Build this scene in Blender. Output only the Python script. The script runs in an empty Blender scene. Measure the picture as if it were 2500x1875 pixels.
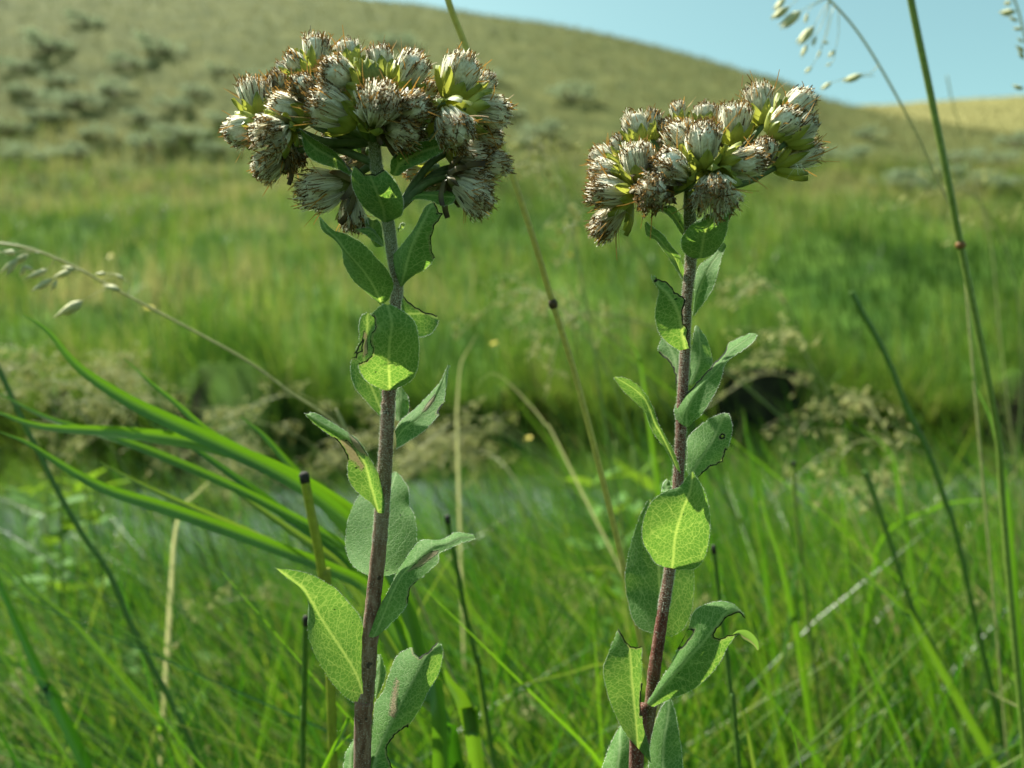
import bpy, math, random
import numpy as np
from mathutils import Vector, Matrix

# ------------------------------------------------------------------ camera, sky, sun, exposure
sc = bpy.context.scene
HC = 0.78            # eye height above the pond
F = 1962.0           # focal length in photograph pixels
FOC = 0.202          # focus distance (close-up)
cam = bpy.data.cameras.new("camera")
cam.sensor_width = 36.0
cam.lens = 36.0 * F / 2500.0
cam.clip_start = 0.01
cam.clip_end = 3000.0
cam.dof.use_dof = True
cam.dof.focus_distance = FOC
cam.dof.aperture_fstop = cam.lens / 2.5
camo = bpy.data.objects.new("camera", cam)
sc.collection.objects.link(camo)
camo.location = (0, 0, HC)
camo.rotation_euler = (math.radians(90), 0, 0)
sc.camera = camo

SUN = Vector((-0.46, 0.32, 0.83)).normalized()      # direction towards the sun
el = math.asin(SUN.z)
az = math.atan2(SUN.x, SUN.y)
world = bpy.data.worlds.new("World")
sc.world = world
world.use_nodes = True
wn = world.node_tree.nodes
wl = world.node_tree.links
wn.clear()
w_out = wn.new("ShaderNodeOutputWorld")
w_bg = wn.new("ShaderNodeBackground")
w_sky = wn.new("ShaderNodeTexSky")
w_sky.sky_type = 'NISHITA'
w_sky.sun_disc = False
w_sky.sun_elevation = el
w_sky.sun_rotation = az
w_sky.altitude = 700
w_sky.air_density = 1.0
w_sky.dust_density = 2.5
w_sky.ozone_density = 1.6
w_tint = wn.new("ShaderNodeMix")
w_tint.data_type = 'RGBA'
w_tint.blend_type = 'MULTIPLY'
w_tint.inputs[0].default_value = 1.0
w_tint.inputs[7].default_value = (0.90, 1.10, 0.72, 1)
wl.new(w_sky.outputs[0], w_tint.inputs[6])
wl.new(w_tint.outputs[2], w_bg.inputs[0])
w_bg.inputs[1].default_value = 0.096
wl.new(w_bg.outputs[0], w_out.inputs[0])

sun = bpy.data.lights.new("sun", 'SUN')
sun.energy = 5.0
sun.angle = math.radians(0.53)
sun.color = (1.0, 0.985, 0.85)
suno = bpy.data.objects.new("sun", sun)
suno.rotation_euler = SUN.to_track_quat('Z', 'Y').to_euler()
suno.location = (-3, 3, 8)
sc.collection.objects.link(suno)

sc.view_settings.view_transform = 'Standard'
sc.view_settings.look = 'None'
sc.view_settings.exposure = 1.34
sc.view_settings.gamma = 1.0
sc.cycles.use_denoising = True
sc.cycles.max_bounces = 6
sc.cycles.diffuse_bounces = 3
sc.cycles.glossy_bounces = 2
sc.cycles.transmission_bounces = 5
sc.cycles.transparent_max_bounces = 6
sc.cycles.sample_clamp_indirect = 4.0

rng = np.random.default_rng(11)
random.seed(5)
COL = sc.collection

# ------------------------------------------------------------------ small helpers
def P(px, py, D):
    """a point seen at photograph pixel (px, py) at D metres in front of the eye"""
    return np.array([(px - 1250.0) / F * D, D, HC - (py - 937.5) / F * D])

def catmull(pts, n):
    pts = np.asarray(pts, float)
    m = len(pts)
    if m == 2:
        t = np.linspace(0, 1, n)[:, None]
        return pts[0] * (1 - t) + pts[1] * t
    ext = np.vstack([2 * pts[0] - pts[1], pts, 2 * pts[-1] - pts[-2]])
    tt = np.linspace(0, m - 1, n)
    i = np.minimum(tt.astype(int), m - 2)
    f = (tt - i)[:, None]
    p0, p1, p2, p3 = ext[i], ext[i + 1], ext[i + 2], ext[i + 3]
    return 0.5 * ((2 * p1) + (-p0 + p2) * f + (2 * p0 - 5 * p1 + 4 * p2 - p3) * f ** 2
                  + (-p0 + 3 * p1 - 3 * p2 + p3) * f ** 3)

class MB:
    """collects verts / faces (+ two float attributes) into ONE mesh"""
    def __init__(s):
        s.v, s.q, s.t, s.a, s.b, s.n = [], [], [], [], [], 0
    def add(s, v, quads=None, tris=None, a=0.0, b=0.0):
        v = np.asarray(v, float).reshape(-1, 3)
        k = len(v)
        s.v.append(v)
        s.a.append(np.broadcast_to(np.asarray(a, float), (k,)))
        s.b.append(np.broadcast_to(np.asarray(b, float), (k,)))
        if quads is not None and len(quads):
            s.q.append(np.asarray(quads, int).reshape(-1, 4) + s.n)
        if tris is not None and len(tris):
            s.t.append(np.asarray(tris, int).reshape(-1, 3) + s.n)
        s.n += k
    def tube(s, pts, rad, sides=7, a=0.0, b=0.0, cap=True):
        pts = np.asarray(pts, float)
        n = len(pts)
        rad = np.broadcast_to(np.asarray(rad, float), (n,))
        tan = np.gradient(pts, axis=0)
        tan /= np.linalg.norm(tan, axis=1)[:, None] + 1e-12
        ref = np.array([0.3, -1.0, 0.1])
        u = np.cross(tan, ref)
        u /= np.linalg.norm(u, axis=1)[:, None] + 1e-12
        w = np.cross(tan, u)
        ang = np.linspace(0, 2 * np.pi, sides, endpoint=False)
        ring = (np.cos(ang)[None, :, None] * u[:, None] + np.sin(ang)[None, :, None] * w[:, None])
        v = pts[:, None] + ring * rad[:, None, None]
        i = np.arange(n - 1)[:, None] * sides
        j = np.arange(sides)[None]
        k = (j + 1) % sides
        q = np.stack([i + j, i + k, i + sides + k, i + sides + j], -1).reshape(-1, 4)
        if np.ndim(a) == 1:
            a = np.repeat(a, sides)
        if np.ndim(b) == 1:
            b = np.repeat(b, sides)
        tr = []
        if cap:
            tr = [[0, m + 1, m] for m in range(1, sides - 1)]
            o = (n - 1) * sides
            tr += [[o, o + m, o + m + 1] for m in range(1, sides - 1)]
        s.add(v.reshape(-1, 3), q, tr, a, b)
    def mesh(s, name, mat=None, smooth=True, off=None, mats=None):
        v = np.vstack(s.v)
        if off is not None:
            v = v - np.asarray(off)
        q = np.vstack(s.q) if s.q else np.zeros((0, 4), int)
        t = np.vstack(s.t) if s.t else np.zeros((0, 3), int)
        me = bpy.data.meshes.new(name)
        me.vertices.add(len(v))
        me.vertices.foreach_set("co", v.astype(np.float32).ravel())
        nl = q.size + t.size
        me.loops.add(nl)
        me.loops.foreach_set("vertex_index", np.concatenate([q.ravel(), t.ravel()]).astype(np.int32))
        me.polygons.add(len(q) + len(t))
        st = np.concatenate([np.arange(len(q)) * 4, q.size + np.arange(len(t)) * 3]).astype(np.int32)
        tot = np.concatenate([np.full(len(q), 4), np.full(len(t), 3)]).astype(np.int32)
        me.polygons.foreach_set("loop_start", st)
        me.polygons.foreach_set("loop_total", tot)
        me.polygons.foreach_set("use_smooth", np.full(len(st), smooth))
        me.update(calc_edges=True)
        for nm, arr in (("ra", s.a), ("rb", s.b)):
            at = me.attributes.new(nm, 'FLOAT', 'POINT')
            at.data.foreach_set("value", np.concatenate(arr).astype(np.float32))
        if mat:
            me.materials.append(mat)
        return me
    def obj(s, name, mat, parent=None, loc=None, smooth=True):
        off = loc
        me = s.mesh(name, mat, smooth, off)
        return place(name, me, parent, loc)

def place(name, me, parent=None, loc=None):
    """link a mesh; loc is a world point, geometry already stored relative to it"""
    o = bpy.data.objects.new(name, me)
    COL.objects.link(o)
    if parent is not None:
        o.parent = parent
        if loc is not None:
            o.location = Vector(loc) - ORIG[parent.name]
        else:
            o.location = -ORIG[parent.name]
        ORIG[o.name] = Vector(loc) if loc is not None else Vector((0, 0, 0))
    else:
        if loc is not None:
            o.location = Vector(loc)
        ORIG[o.name] = o.location.copy()
    return o

ORIG = {}
def thing(name, label, cat, loc, group=None):
    o = bpy.data.objects.new(name, None)
    o.empty_display_size = 0.02
    COL.objects.link(o)
    o.location = Vector(loc)
    ORIG[o.name] = o.location.copy()
    o["label"] = label
    o["category"] = cat
    if group:
        o["group"] = group
    return o
def tag(o, label=None, cat=None, group=None, kind=None):
    if label: o["label"] = label
    if cat: o["category"] = cat
    if group: o["group"] = group
    if kind: o["kind"] = kind
    return o

# ------------------------------------------------------------------ materials
def nodes(name):
    m = bpy.data.materials.new(name)
    m.use_nodes = True
    nt = m.node_tree
    nt.nodes.clear()
    out = nt.nodes.new("ShaderNodeOutputMaterial")
    return m, nt, out
def N(nt, kind, **kw):
    n = nt.nodes.new(kind)
    for k, v in kw.items():
        setattr(n, k, v)
    return n
def ramp(nt, fac, stops):
    r = N(nt, "ShaderNodeValToRGB")
    el_ = r.color_ramp.elements
    while len(el_) < len(stops):
        el_.new(0.5)
    for e, (p, c) in zip(el_, stops):
        e.position = p
        e.color = (c[0], c[1], c[2], 1)
    nt.links.new(fac, r.inputs[0])
    return r.outputs[0]
def mixc(nt, fac, a, b, blend='MIX'):
    m = N(nt, "ShaderNodeMix", data_type='RGBA', blend_type=blend)
    for idx, x in ((0, fac), (6, a), (7, b)):
        if hasattr(x, "links"):
            nt.links.new(x, m.inputs[idx])
        elif idx == 0:
            m.inputs[0].default_value = x
        else:
            m.inputs[idx].default_value = (x[0], x[1], x[2], 1)
    return m.outputs[2]
def math_(nt, op, a, b=None, c=None, clamp=False):
    m = N(nt, "ShaderNodeMath", operation=op)
    m.use_clamp = clamp
    for i, x in enumerate((a, b, c)):
        if x is None:
            continue
        if hasattr(x, "links"):
            nt.links.new(x, m.inputs[i])
        else:
            m.inputs[i].default_value = x
    return m.outputs[0]
def attr(nt, name):
    return N(nt, "ShaderNodeAttribute", attribute_name=name)
def noise(nt, scale, detail=3, vec=None, rough=0.55):
    n = N(nt, "ShaderNodeTexNoise")
    n.inputs["Scale"].default_value = scale
    n.inputs["Detail"].default_value = detail
    n.inputs["Roughness"].default_value = rough
    if vec is not None:
        nt.links.new(vec, n.inputs["Vector"])
    return n.outputs[0]
def coords(nt):
    return N(nt, "ShaderNodeTexCoord").outputs["Object"]
def leafy(nt, out, col, tcol, fac=0.45, rough=0.55, spec=0.3, bump=None, bstr=0.3, bdist=0.0002, sheen=0.0):
    p = N(nt, "ShaderNodeBsdfPrincipled")
    p.inputs["Roughness"].default_value = rough
    p.inputs["Specular IOR Level"].default_value = spec
    if sheen:
        p.inputs["Sheen Weight"].default_value = sheen
        p.inputs["Sheen Roughness"].default_value = 0.4
    t = N(nt, "ShaderNodeBsdfTranslucent")
    for sock, x in ((p.inputs["Base Color"], col), (t.inputs["Color"], tcol)):
        if hasattr(x, "links"):
            nt.links.new(x, sock)
        else:
            sock.default_value = (x[0], x[1], x[2], 1)
    if bump is not None:
        b = N(nt, "ShaderNodeBump")
        b.inputs["Strength"].default_value = bstr
        b.inputs["Distance"].default_value = bdist
        nt.links.new(bump, b.inputs["Height"])
        nt.links.new(b.outputs[0], p.inputs["Normal"])
    mx = N(nt, "ShaderNodeMixShader")
    if hasattr(fac, "links"):
        nt.links.new(fac, mx.inputs[0])
    else:
        mx.inputs[0].default_value = fac
    nt.links.new(p.outputs[0], mx.inputs[1])
    nt.links.new(t.outputs[0], mx.inputs[2])
    nt.links.new(mx.outputs[0], out.inputs[0])

def mat_blade(name, stops, tstops, fac=0.45, rough=0.45, spec=0.2):
    """grass: colour varies with the blade's random value ra; rb runs root to tip"""
    m, nt, out = nodes(name)
    a = attr(nt, "ra").outputs["Fac"]
    col = ramp(nt, a, stops)
    tcol = ramp(nt, a, tstops)
    n = noise(nt, 60, 2, coords(nt))
    k = ramp(nt, n, [(0.3, (0.75,) * 3), (0.7, (1.2,) * 3)])
    leafy(nt, out, mixc(nt, 1.0, col, k, 'MULTIPLY'), tcol, fac, rough, spec)
    return m
G_STOPS = [(0.0, (0.010, 0.045, 0.006)), (0.35, (0.028, 0.105, 0.012)), (0.7, (0.085, 0.195, 0.022)),
           (0.86, (0.20, 0.24, 0.06)), (1.0, (0.36, 0.30, 0.14))]
G_TST = [(0.0, (0.022, 0.115, 0.004)), (0.35, (0.080, 0.27, 0.007)), (0.7, (0.24, 0.49, 0.011)),
         (0.86, (0.36, 0.42, 0.05)), (1.0, (0.45, 0.38, 0.17))]
M_GRASS = mat_blade("grass_green", G_STOPS, G_TST, 0.36, 0.30, 0.6)
M_MEADOW = mat_blade("grass_meadow",
    [(0.0, (0.022, 0.060, 0.010)), (0.4, (0.060, 0.125, 0.017)), (0.75, (0.120, 0.175, 0.028)), (1.0, (0.26, 0.25, 0.09))],
    [(0.0, (0.035, 0.09, 0.010)), (0.4, (0.10, 0.20, 0.016)), (0.75, (0.20, 0.28, 0.028)), (1.0, (0.34, 0.32, 0.11))], 0.45)
M_HILL = mat_blade("grass_hill",
    [(0.0, (0.055, 0.075, 0.021)), (0.5, (0.106, 0.115, 0.036)), (1.0, (0.185, 0.172, 0.058))],
    [(0.0, (0.10, 0.13, 0.04)), (0.5, (0.17, 0.18, 0.065)), (1.0, (0.27, 0.25, 0.10))], 0.35, 0.7)
M_STRAW = mat_blade("straw",
    [(0.0, (0.33, 0.37, 0.11)), (0.5, (0.52, 0.53, 0.20)), (1.0, (0.70, 0.68, 0.36))],
    [(0.0, (0.34, 0.37, 0.10)), (0.5, (0.50, 0.47, 0.20)), (1.0, (0.62, 0.57, 0.32))], 0.5, 0.6)
M_SPIKE = mat_blade("spikelet",
    [(0.0, (0.46, 0.46, 0.22)), (0.5, (0.62, 0.60, 0.36)), (1.0, (0.74, 0.71, 0.48))],
    [(0.0, (0.5, 0.5, 0.2)), (1.0, (0.7, 0.68, 0.4))], 0.3, 0.6)
M_SAGE = mat_blade("sage_leaf",
    [(0.0, (0.16, 0.21, 0.13)), (0.5, (0.23, 0.29, 0.19)), (1.0, (0.30, 0.36, 0.25))],
    [(0.0, (0.18, 0.23, 0.13)), (0.5, (0.24, 0.30, 0.18)), (1.0, (0.30, 0.38, 0.20))], 0.45, 0.7)

def mat_plain(name, c0, c1, scale=400, rough=0.6, trans=None, bump=0.0, stretch=None):
    m, nt, out = nodes(name)
    co = coords(nt)
    if stretch:
        mp = N(nt, "ShaderNodeMapping")
        mp.inputs["Scale"].default_value = stretch
        nt.links.new(co, mp.inputs[0])
        co = mp.outputs[0]
    n = noise(nt, scale, 4, co)
    col = ramp(nt, n, [(0.32, c0), (0.68, c1)])
    leafy(nt, out, col, trans if trans else c1, 0.25 if trans else 0.0, rough, 0.3,
          n if bump else None, bump, 0.0003)
    return m

# goldenrod leaf: veins, midrib, dead patches (rb in 1..2) and dark chewed rims (rb 2..3)
def mat_leaf(name, tint=0.5):
    m, nt, out = nodes(name)
    uv = N(nt, "ShaderNodeUVMap")
    sep = N(nt, "ShaderNodeSeparateXYZ")
    nt.links.new(uv.outputs[0], sep.inputs[0])
    ax, al = sep.outputs[0], sep.outputs[1]          # millimetres across / along
    aab = math_(nt, 'ABSOLUTE', ax)
    mid = math_(nt, 'SUBTRACT', 1.0, math_(nt, 'DIVIDE', aab, 0.55), clamp=True)
    # lateral veins, slanting forward
    lat = math_(nt, 'SUBTRACT', al, math_(nt, 'MULTIPLY', math_(nt, 'POWER', aab, 1.25), 0.9))
    lat = math_(nt, 'PINGPONG', math_(nt, 'ADD', lat, math_(nt, 'MULTIPLY', noise(nt, 0.35, 2, uv.outputs[0]), 3.0)), 2.6)
    latv = math_(nt, 'SUBTRACT', 1.0, math_(nt, 'DIVIDE', lat, 0.22), clamp=True)
    vor = N(nt, "ShaderNodeTexVoronoi", feature='DISTANCE_TO_EDGE')
    vor.inputs["Scale"].default_value = 0.95
    nt.links.new(uv.outputs[0], vor.inputs["Vector"])
    ret = math_(nt, 'SUBTRACT', 1.0, math_(nt, 'DIVIDE', vor.outputs["Distance"], 0.10), clamp=True)
    vor2 = N(nt, "ShaderNodeTexVoronoi", feature='DISTANCE_TO_EDGE')
    vor2.inputs["Scale"].default_value = 2.1
    nt.links.new(uv.outputs[0], vor2.inputs["Vector"])
    ret2 = math_(nt, 'SUBTRACT', 1.0, math_(nt, 'DIVIDE', vor2.outputs["Distance"], 0.11), clamp=True)
    vein = math_(nt, 'ADD', math_(nt, 'MULTIPLY', ret, 0.5), math_(nt, 'MULTIPLY', latv, 0.5))
    vein = math_(nt, 'ADD', vein, math_(nt, 'MULTIPLY', ret2, 0.20))
    vein = math_(nt, 'ADD', vein, math_(nt, 'MULTIPLY', mid, 0.9), clamp=True)
    big = noise(nt, 0.12, 3, uv.outputs[0])
    fine = noise(nt, 3.2, 3, uv.outputs[0])
    base = ramp(nt, big, [(0.3, (0.075, 0.190, 0.038)), (0.7, (0.125, 0.265, 0.058))])
    base = mixc(nt, 1.0, base, ramp(nt, fine, [(0.3, (0.82,) * 3), (0.7, (1.18,) * 3)]), 'MULTIPLY')
    col = mixc(nt, vein, base, (0.25, 0.37, 0.16))
    tb = ramp(nt, big, [(0.3, (0.090, 0.215, 0.020)), (0.7, (0.14, 0.285, 0.030))])
    tcol = mixc(nt, vein, tb, (0.42, 0.54, 0.09))
    b = attr(nt, "rb").outputs["Fac"]
    brown = math_(nt, 'MULTIPLY', math_(nt, 'GREATER_THAN', b, 0.5), math_(nt, 'LESS_THAN', b, 1.5))
    fleck = math_(nt, 'GREATER_THAN', noise(nt, 0.75, 1, uv.outputs[0]), 0.765)
    rim = math_(nt, 'SUBTRACT', math_(nt, 'ADD', b, math_(nt, 'MULTIPLY', noise(nt, 1.1, 2, uv.outputs[0]), 1.2)), 2.85)
    rim = math_(nt, 'MULTIPLY', rim, 4.0, clamp=True)
    rim = math_(nt, 'MAXIMUM', rim, math_(nt, 'MULTIPLY', fleck, 0.85))
    dead = ramp(nt, fine, [(0.3, (0.16, 0.12, 0.060)), (0.7, (0.40, 0.33, 0.20))])
    col = mixc(nt, brown, col, dead)
    tcol = mixc(nt, brown, tcol, (0.30, 0.24, 0.11))
    col = mixc(nt, rim, col, (0.014, 0.012, 0.010))
    tcol = mixc(nt, rim, tcol, (0.010, 0.008, 0.004))
    hgt = math_(nt, 'SUBTRACT', fine, math_(nt, 'MULTIPLY', vein, 0.7))
    leafy(nt, out, col, tcol, 0.48, 0.58, 0.22, hgt, 0.6, 0.00025, sheen=0.15)
    return m
M_LEAF = mat_leaf("goldenrod_leaf")

def mat_stem():
    m, nt, out = nodes("goldenrod_stem")
    co = coords(nt)
    mp = N(nt, "ShaderNodeMapping")
    mp.inputs["Scale"].default_value = (1, 1, 0.25)
    nt.links.new(co, mp.inputs[0])
    n1 = noise(nt, 900, 4, mp.outputs[0])
    n2 = noise(nt, 2600, 2, co)
    red = ramp(nt, n1, [(0.3, (0.10, 0.044, 0.030)), (0.5, (0.21, 0.105, 0.072)), (0.72, (0.34, 0.24, 0.17))])
    grn = ramp(nt, n1, [(0.3, (0.085, 0.115, 0.040)), (0.7, (0.17, 0.20, 0.085))])
    g = attr(nt, "ra").outputs["Fac"]
    red2 = ramp(nt, n1, [(0.3, (0.055, 0.012, 0.008)), (0.5, (0.125, 0.034, 0.022)), (0.72, (0.19, 0.085, 0.06))])
    red = mixc(nt, attr(nt, "rb").outputs["Fac"], red, red2)
    col = mixc(nt, g, red, grn)
    col = mixc(nt, math_(nt, 'MULTIPLY', math_(nt, 'GREATER_THAN', n2, 0.60), 0.55), col, (0.36, 0.32, 0.25))
    blot = math_(nt, 'GREATER_THAN', noise(nt, 320, 2, co), 0.70)
    col = mixc(nt, math_(nt, 'MULTIPLY', blot, 0.8), col, (0.022, 0.016, 0.012))
    leafy(nt, out, col, (0.2, 0.2, 0.05), 0.06, 0.7, 0.2, n2, 0.7, 0.0003, sheen=0.1)
    return m
M_STEM = mat_stem()
M_FUZZ = mat_plain("stem_hairs", (0.55, 0.58, 0.48), (0.72, 0.74, 0.64), 300, 0.6, (0.75, 0.78, 0.66))
M_PED = mat_plain("peduncle", (0.075, 0.125, 0.045), (0.15, 0.20, 0.085), 700, 0.65, (0.2, 0.3, 0.06), 0.4)
def mat_strand(name, stops, tst, fac=0.4):
    m, nt, out = nodes(name)
    a = attr(nt, "ra").outputs["Fac"]
    leafy(nt, out, ramp(nt, a, stops), ramp(nt, a, tst), fac, 0.65, 0.25)
    return m
M_PAPPUS = mat_strand("pappus", [(0.0, (0.56, 0.50, 0.34)), (0.4, (0.82, 0.78, 0.62)), (1.0, (0.94, 0.92, 0.80))],
                      [(0.0, (0.46, 0.41, 0.28)), (1.0, (0.94, 0.91, 0.80))], 0.58)
M_FLORET = mat_strand("dried_floret", [(0.0, (0.030, 0.020, 0.010)), (0.35, (0.135, 0.080, 0.028)), (0.75, (0.30, 0.175, 0.055)), (1.0, (0.50, 0.25, 0.06))],
                      [(0.0, (0.04, 0.024, 0.010)), (0.6, (0.26, 0.15, 0.045)), (1.0, (0.58, 0.28, 0.05))], 0.28)
def mat_core():
    m, nt, out = nodes("seed_core")
    n = noise(nt, 1500, 3, coords(nt))
    a = attr(nt, "ra").outputs["Fac"]
    c = ramp(nt, n, [(0.30, (0.58, 0.52, 0.38)), (0.6, (0.84, 0.81, 0.70))])
    g = ramp(nt, n, [(0.3, (0.13, 0.16, 0.040)), (0.7, (0.26, 0.28, 0.085))])
    leafy(nt, out, mixc(nt, a, g, c), (0.4, 0.38, 0.2), 0.2, 0.7, 0.2)
    return m
M_CORE = mat_core()
def mat_bract(name, c0, c1, tip, tr):
    m, nt, out = nodes(name)
    n = noise(nt, 900, 3, coords(nt))
    a = attr(nt, "ra").outputs["Fac"]
    col = ramp(nt, n, [(0.3, c0), (0.7, c1)])
    k = math_(nt, 'MULTIPLY', math_(nt, 'SUBTRACT', a, 0.55), 3.0, clamp=True)
    leafy(nt, out, mixc(nt, k, col, tip), tr, 0.3, 0.5, 0.4)
    return m
M_BRACT = mat_bract("bract_green", (0.26, 0.29, 0.045), (0.45, 0.46, 0.10), (0.14, 0.18, 0.03), (0.60, 0.62, 0.09))
M_BRACTB = mat_bract("bract_brown", (0.10, 0.075, 0.040), (0.26, 0.23, 0.14), (0.055, 0.036, 0.022), (0.26, 0.20, 0.09))
M_YELLOW = mat_plain("yellow_petal", (0.55, 0.42, 0.02), (0.75, 0.60, 0.05), 500, 0.5, (0.8, 0.62, 0.03))
M_CUT = mat_plain("cut_end", (0.012, 0.011, 0.010), (0.045, 0.04, 0.035), 900, 0.8)
M_WEED = mat_plain("weed_leaf", (0.04, 0.12, 0.012), (0.075, 0.18, 0.02), 90, 0.75, (0.30, 0.50, 0.03))
M_WOOD = mat_plain("sage_wood", (0.08, 0.065, 0.045), (0.17, 0.14, 0.10), 30, 0.85)
def mat_stalk(name, upper, lower, z0, z1):
    """colour changes along the stalk (rb: 0 root .. 1 tip)"""
    m, nt, out = nodes(name)
    b = attr(nt, "rb").outputs["Fac"]
    n = noise(nt, 500, 3, coords(nt))
    col = ramp(nt, b, [(z0, lower), (z1, upper)])
    col = mixc(nt, 1.0, col, ramp(nt, n, [(0.3, (0.8,) * 3), (0.7, (1.2,) * 3)]), 'MULTIPLY')
    leafy(nt, out, col, col, 0.3, 0.4, 0.4)
    return m

# ------------------------------------------------------------------ terrain
def sstep(a, b, x):
    t = np.clip((x - a) / (b - a), 0, 1)
    return t * t * (3 - 2 * t)
def vnoise(x, y, seed=0):
    """cheap smooth noise for numpy arrays"""
    r = np.zeros_like(x, float)
    k = np.random.default_rng(seed)
    for o in range(5):
        f = 0.7 * 1.9 ** o
        a1, a2, p1, p2 = k.uniform(0, 6.28, 4)
        r += np.sin(x * f * np.cos(a1) + y * f * np.sin(a1) + p1) * np.cos(x * f * np.cos(a2) - y * f * np.sin(a2) + p2) / (1.35 ** o)
    return r * 0.5
UL = np.array([-1.2, -0.9, -0.64, -0.40, -0.20, -0.05, 0.127, 0.331, 0.398, 0.47, 0.64, 0.9, 1.4])
EL = np.array([0.60, 0.585, 0.555, 0.512, 0.478, 0.458, 0.4235, 0.372, 0.341, 0.322, 0.290, 0.25, 0.2])
UR = np.array([-1.2, 0.1, 0.30, 0.398, 0.45, 0.55, 0.64, 0.9, 1.4])
ER = np.array([0.2, 0.25, 0.320, 0.3415, 0.348, 0.353, 0.358, 0.365, 0.36])
def open_gap(x, y):
    """stretches where the bare undercut bank shows"""
    u = x / y + 0.02 * np.sin(x * 3.1)
    g = np.maximum(sstep(-0.45, -0.41, u) * (1 - sstep(-0.30, -0.25, u)), sstep(0.20, 0.24, u) * (1 - sstep(0.37, 0.43, u)))
    g = np.maximum(g, sstep(0.585, 0.62, u))
    g = np.maximum(g, 0.6 * sstep(-0.05, -0.02, u) * (1 - sstep(0.03, 0.06, u)))
    return np.maximum(g, 0.7 * sstep(-0.58, -0.55, u) * (1 - sstep(-0.53, -0.50, u)))
def shore_far(x):
    return 6.5 + 0.40 * np.sin(x * 0.55 + 0.6) + 0.30 * np.sin(x * 1.7 + 2.0) + 0.12 * np.sin(x * 4.1)
def shore_near(x):
    return 2.35 + 0.18 * np.sin(x * 1.3 + 1.0) + 0.10 * np.sin(x * 3.3) - 0.15 * x.clip(-3, 3) * 0.3
def ground(x, y):
    x = np.asarray(x, float); y = np.asarray(y, float)
    u = x / np.maximum(y, 5.0)
    near = 0.07 + 0.02 * vnoise(x * 2, y * 2, 3)
    bed = -0.22
    z = np.where(y < 5, near + (bed - near) * sstep(shore_near(x) - 0.15, shore_near(x) + 0.25, y), bed)
    sf = shore_far(x)
    bank = sstep(sf - 0.05, sf + 0.22, y)
    y0 = sf + 0.2
    mead = 0.58 + 0.05 * vnoise(x, y, 4)
    rise = np.maximum(y - y0, 0)
    mead = mead + 0.36 * open_gap(x, np.maximum(y, 5.0)) * np.exp(-rise / 1.2)
    zc25 = HC + 25 * 0.258
    slope = (zc25 - 0.58) / (25 - 7.2)
    mead = mead + np.minimum(rise, 17.8) * slope * (0.82 + 0.18 * np.minimum(rise / 17.8, 1))
    yc = 72.0
    el_ = np.interp(u, UL, EL)
    t = np.clip((y - 25) / (yc - 25), 0, 1)
    crest = HC + yc * el_
    hl = (crest - zc25) * (0.72 * t + 0.28 * (1 - (1 - t) ** 2))
    hl = hl - np.maximum(y - yc, 0) * 0.10 - sstep(yc, yc + 25, y) * 4
    er = np.interp(u, UR, ER)
    yr = 135.0
    tr = np.clip((y - 45) / (yr - 45), 0, 1)
    base45 = HC + 45 * 0.27
    hr = base45 - zc25 + (HC + yr * er - base45) * tr - np.maximum(y - yr, 0) * 0.12
    hr = np.where(y > 45, hr, -50)
    mead = mead + np.maximum(hl, hr) * (y > 25)
    mead = mead + 0.35 * vnoise(x * 0.16, y * 0.16, 8) * sstep(12, 35, y)
    return np.where(y > 5, z + (mead - bed) * bank, z)

def mat_ground():
    m, nt, out = nodes("ground_soil")
    co = coords(nt)
    a = attr(nt, "ra").outputs["Fac"]
    n1 = noise(nt, 0.8, 5, co)
    n2 = noise(nt, 5.0, 4, co)
    green = ramp(nt, n1, [(0.35, (0.026, 0.065, 0.010)), (0.65, (0.065, 0.120, 0.018))])
    tan = ramp(nt, n1, [(0.35, (0.062, 0.076, 0.023)), (0.65, (0.118, 0.124, 0.041))])
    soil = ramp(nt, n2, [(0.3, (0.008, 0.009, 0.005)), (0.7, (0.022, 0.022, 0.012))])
    col = mixc(nt, math_(nt, 'MINIMUM', a, 1.0), green, tan)
    col = mixc(nt, math_(nt, 'MULTIPLY', math_(nt, 'SUBTRACT', a, 1.0), 1.5, clamp=True), col, (0.21, 0.19, 0.072))
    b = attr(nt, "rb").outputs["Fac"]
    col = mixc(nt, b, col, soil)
    col = mixc(nt, 1.0, col, ramp(nt, n2, [(0.3, (0.72,) * 3), (0.7, (1.2,) * 3)]), 'MULTIPLY')
    leafy(nt, out, col, col, 0.0, 0.95, 0.05)
    return m
ys = np.concatenate([np.linspace(-5, 1.6, 20), np.linspace(1.7, 3.2, 24), np.linspace(3.4, 6.2, 10), np.linspace(6.3, 7.9, 60),
                     8.0 + (np.linspace(0, 1, 110) ** 1.9) * 252])
ss = np.linspace(-1.7, 1.7, 241)
Y, S = np.meshgrid(ys, ss, indexing='ij')
X = S * (np.abs(Y) + 7)
Z = ground(X, Y)
nx = len(ss)
i = np.arange(len(ys) - 1)[:, None] * nx
j = np.arange(nx - 1)[None]
Q = np.stack([i + j, i + j + 1, i + nx + j + 1, i + nx + j], -1).reshape(-1, 4)
elev = (Z - HC) / np.maximum(Y, 1)
tanm = sstep(0.16, 0.31, elev + 0.03 * vnoise(X * 0.2, Y * 0.2, 12)) * (Y > 9)
tanm = tanm + 0.6 * sstep(0.30, 0.50, X / np.maximum(Y, 1)) * sstep(35, 90, Y)
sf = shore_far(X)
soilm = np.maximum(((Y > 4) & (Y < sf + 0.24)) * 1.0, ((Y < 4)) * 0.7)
mb = MB()
mb.add(np.stack([X, Y, Z], -1).reshape(-1, 3), Q, None, tanm.ravel(), soilm.ravel())
tag(mb.obj("ground", mat_ground()), kind="structure")

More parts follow.
